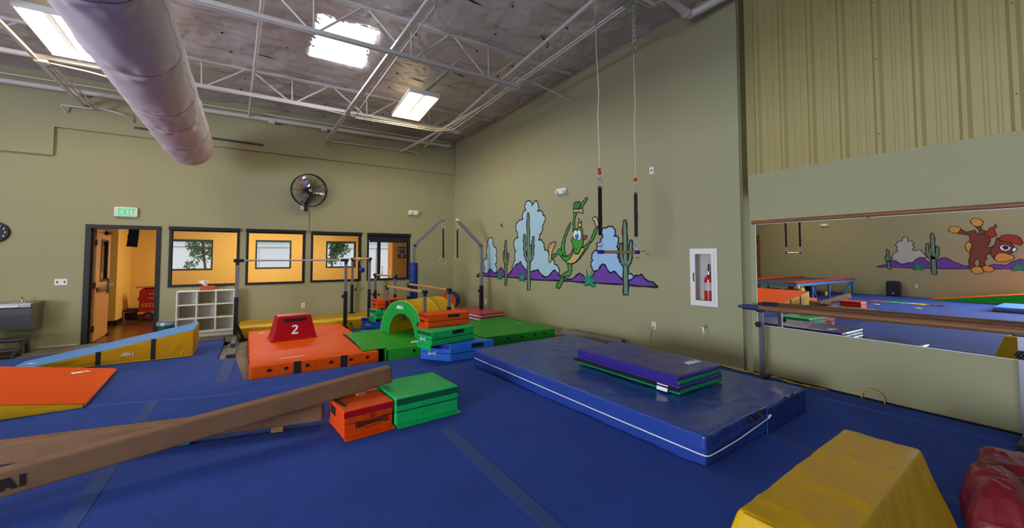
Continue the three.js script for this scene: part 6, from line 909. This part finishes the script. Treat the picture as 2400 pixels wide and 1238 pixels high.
// ---------- things on the far side, seen only in the mirror ----------
{
  const t = thing('trapeze', 'small metal trapeze bar on black straps over the left side, seen in the mirror', 'trapeze', [-3.3, 1.65, -6.05], 1.5708); mesh('bar', rod([-0.23, 0, 0], [0.23, 0, 0], 0.016, 14), mt.chrome, t); for (const x of [-0.2, 0.2]) { mesh('end_cap', rod([x - 0.03, 0, 0], [x + 0.03, 0, 0], 0.026, 14), mt.blueBand, t); mesh('shackle', carabiner(0.006, 0.075, 0.13, 0.13, 0, x, 0), mt.galv, t); mesh('strap', bx(0.055, 0.8, 0.007, x, 0.58, 0), mt.blackStrap, t); mesh('rope', rod([x, 0.98, 0], [x, 3.42, 0], 0.006, 8), mt.rope, t); }
  const u = thing('trampoline', 'large blue framed trampoline with red edge pads by the left wall, seen in the mirror', 'trampoline', [-6.6, 0.001, -7.35]), W = 5.2, D = 2.1, Y = 0.62;
  mesh('frame', [bar([-W / 2, Y - 0.06, D / 2], [W / 2, Y - 0.06, D / 2], 0.06, 0.08), bar([-W / 2, Y - 0.06, -D / 2], [W / 2, Y - 0.06, -D / 2], 0.06, 0.08), bar([-W / 2, Y - 0.06, -D / 2], [-W / 2, Y - 0.06, D / 2], 0.06, 0.08), bar([W / 2, Y - 0.06, -D / 2], [W / 2, Y - 0.06, D / 2], 0.06, 0.08)], std('#3d7fc4', 0.45), u);
  mesh('bed', bx(W - 0.6, 0.01, D - 0.6, 0, Y - 0.02, 0), std('#34363c', 0.4), u); for (const s of [-1, 1]) for (let k = 0; k < 2; k++) mesh('edge_pad', pad(W / 2 - 0.02, 0.05, 0.34, { r: 0.02, s: 0.1, amp: 0.003, id: 50 + s + k }).translate((k - 0.5) * W / 2, Y + 0.015, s * (D / 2 - 0.14)), mt.redPad, u);
  for (const s of [-1, 1]) for (const x of [-2.3, -0.05, 1.35]) mesh('leg', bar([x, 0, s * D / 2], [x, Y - 0.08, s * D / 2], 0.06, 0.06, [1, 0, 0]), std('#3d7fc4', 0.45), u); for (const [a, b] of [[-2.2, -1.7], [1.3, 0.8]]) mesh('brace', bar([a, Y - 0.12, D / 2 - 0.02], [b, 0.05, D / 2 - 0.1], 0.04, 0.04), std('#3d7fc4', 0.45), u); mesh('corner_block', rb(0.1, 0.1, 0.14, 0.01, W / 2 - 0.05, Y - 0.12, D / 2 + 0.02), mt.offwhite, u);
  const b = thing('exercise_ball', 'yellow exercise ball under the trampoline, seen in the mirror', 'ball', [-5.75, 0.27, -7.0]); mesh('ball_skin', new THREE.SphereGeometry(0.27, 40, 28), std('#e2b80c', 0.35), b); mesh('valve', cy(0.014, 0.014, 0.01, 0.15, 0.0, 0.224, Math.PI / 2, 0.59), mt.offwhite, b);
  [['purple foam cube under the trampoline, seen in the mirror', [-7.1, 0.17, -7.1], '#4b2f92', 0.34], ['small yellow foam block by the purple cube, seen in the mirror', [-7.5, 0.08, -6.75], '#dcb020', 0.16], ['long dark red foam block under the trampoline, seen in the mirror', [-5.2, 0.15, -7.7], '#9c1f24', 0.3], ['green foam roller under the trampoline, seen in the mirror', [-4.4, 0.14, -7.6], '#1b6a48', 0.28], ['flat orange foam plank before the trampoline, seen in the mirror', [-4.35, 0.06, -6.15], '#e8641a', 0.12]].forEach(([l, p, c, s], i) => { const q = thing('foam_block', l, 'foam block', p, 0.1); mesh('cover', pad([s, s * 1.4, s * 3, s * 2, 0.9][i], s, [s, s, s, s, 0.24][i], { r: i === 3 ? s * 0.45 : 0.02, s: 0.06, amp: 0.002, id: 60 + i }), vinyl(c), q); mesh('seam_piping', bx([s, s * 1.4, s * 3, s * 2, 0.9][i] * 0.98, 0.008, 0.004, 0, 0, [s, s, s, s, 0.24][i] / 2 + 0.001), mt.blackStrap, q); });
  const p = thing('speaker', 'black loudspeaker on the floor by the pony mural, seen in the mirror', 'speaker', [-9.45, 0.001, -5.2], Math.PI / 2 - 0.1); mesh('cabinet', extr([[-0.2, 0], [0.2, 0], [0.2, 0.5], [0.16, 0.58], [-0.16, 0.58], [-0.2, 0.5]], 0.3, 0.015).translate(0, 0, -0.15), mt.blackPlastic, p); mesh('grille', [rb(0.34, 0.32, 0.012, 0.005, 0, 0.2, 0.17), cy(0.06, 0.06, 0.012, 0, 0.46, 0.168, Math.PI / 2)], mt.rubber, p); mesh('badge', bx(0.05, 0.05, 0.004, 0.0, 0.12, 0.178), mt.offwhite, p);
  plate(thing('wall_outlet', 'white outlet beside the loudspeaker, seen in the mirror', 'outlet', [XL, 0.4, -4.62], Math.PI / 2), 0.075, 0.12, 'outlet');
  const g = thing('incline_wedge', 'long green and orange incline wedge by the pony mural, seen in the mirror', 'incline', [-9.05, 0.001, -2.2], Math.PI / 2), w = 3.8, h = 0.62; mesh('cover', pad(w, h, 0.9, { r: 0.016, s: 0.1, amp: 0.004, crease: 0.01, cdir: [0.2, 1, 0], cf: 4, id: 70, warp: (v) => { const k = Math.max(0.02, (w / 2 - v.x) / w); v.y = (v.y + h / 2) * k; } }), mt.green, g); const tp = pad(w, 0.02, 0.9, { r: 0.008, s: 0.1, amp: 0.001 }); { const q = tp.attributes.position; for (let i = 0; i < q.count; i++) q.setY(i, q.getY(i) + 0.008 + h * (w / 2 - q.getX(i)) / w); } mesh('top_cover', tp, mt.orange, g); put(mesh('printed_emblem', emblem(0.1), mt.whiteInk, g), -0.7, 0.2, 0.456);
  [['#d9531e', 'orange'], ['#3fc06a', 'green'], ['#e0b628', 'yellow'], ['#4a4652', 'grey']].forEach(([c, n], i) => { const q = thing('floor_spot', `flat ${n} floor square on the far carpet, seen in the mirror`, 'floor marker', [-6.5 - 0.03 * i, 0.001, -4.85 + i * 0.46], 0.2); mesh('pad', [pad(0.42, 0.012, 0.16, { r: 0.005, s: 0.05, amp: 0.002 }).translate(0, 0.008, 0.13), pad(0.42, 0.012, 0.16, { r: 0.005, s: 0.05, amp: 0.002 }).translate(0, 0.008, -0.13), pad(0.13, 0.012, 0.1, { r: 0.005, s: 0.05, amp: 0.001 }).translate(0.145, 0.008, 0), pad(0.13, 0.012, 0.1, { r: 0.005, s: 0.05, amp: 0.001 }).translate(-0.145, 0.008, 0)], vinyl(c), q); });
  for (const [x, z] of [[-5.2, -3.6], [-5.4, -4.6]]) { const q = thing('floor_dot', z < -4 ? 'small white dot on the far carpet near the colour squares, seen in the mirror' : 'white dot on the open carpet, seen in the mirror', 'floor marker', [x, 0.001, z]); mesh('disc', cy(0.07, 0.075, 0.01, 0, 0.006, 0, 0, 0, 0, 28), mt.whiteInk, q); }
  const v = thing('tumble_track', 'blue mat with a wooden edge on the far carpet, seen in the mirror', 'mat', [-6.9, 0.001, -1.2]); mesh('cover', pad(1.7, 0.08, 2.2, { r: 0.015, s: 0.12, amp: 0.002, id: 80 }).translate(0, 0.09, 0), mt.blueTop, v); mesh('wooden_edge', [rb(1.72, 0.04, 0.06, 0.006, 0, 0.03, -1.09), rb(0.06, 0.04, 2.1, 0.006, 0.83, 0.03, 0)], mt.woodRail, v);
  const l = thing('wall_bars', 'brown wooden wall bars in the far left corner, seen in the mirror', 'wall bars', [-9.25, 0.1, -10.2]); for (const x of [-0.38, 0.38]) mesh('upright', extr([[-0.03, 0], [0.05, 0], [0.05, 2.3], [0.14, 2.36], [0.14, 2.46], [0.04, 2.52], [-0.03, 2.46]], 0.05, 0.006).rotateY(-Math.PI / 2 * 0).translate(x, 0, 0), std('#8d4a22', 0.5), l); for (let k = 0; k < 14; k++) mesh('rung', rod([-0.38, 0.12 + k * 0.165, 0.03], [0.38, 0.12 + k * 0.165, 0.03], 0.018, 10), mt.woodBar, l);
}
scene.traverse((o) => { if (o.isMesh) { o.castShadow = true; o.receiveShadow = true; } });
renderer.render(scene, camera);
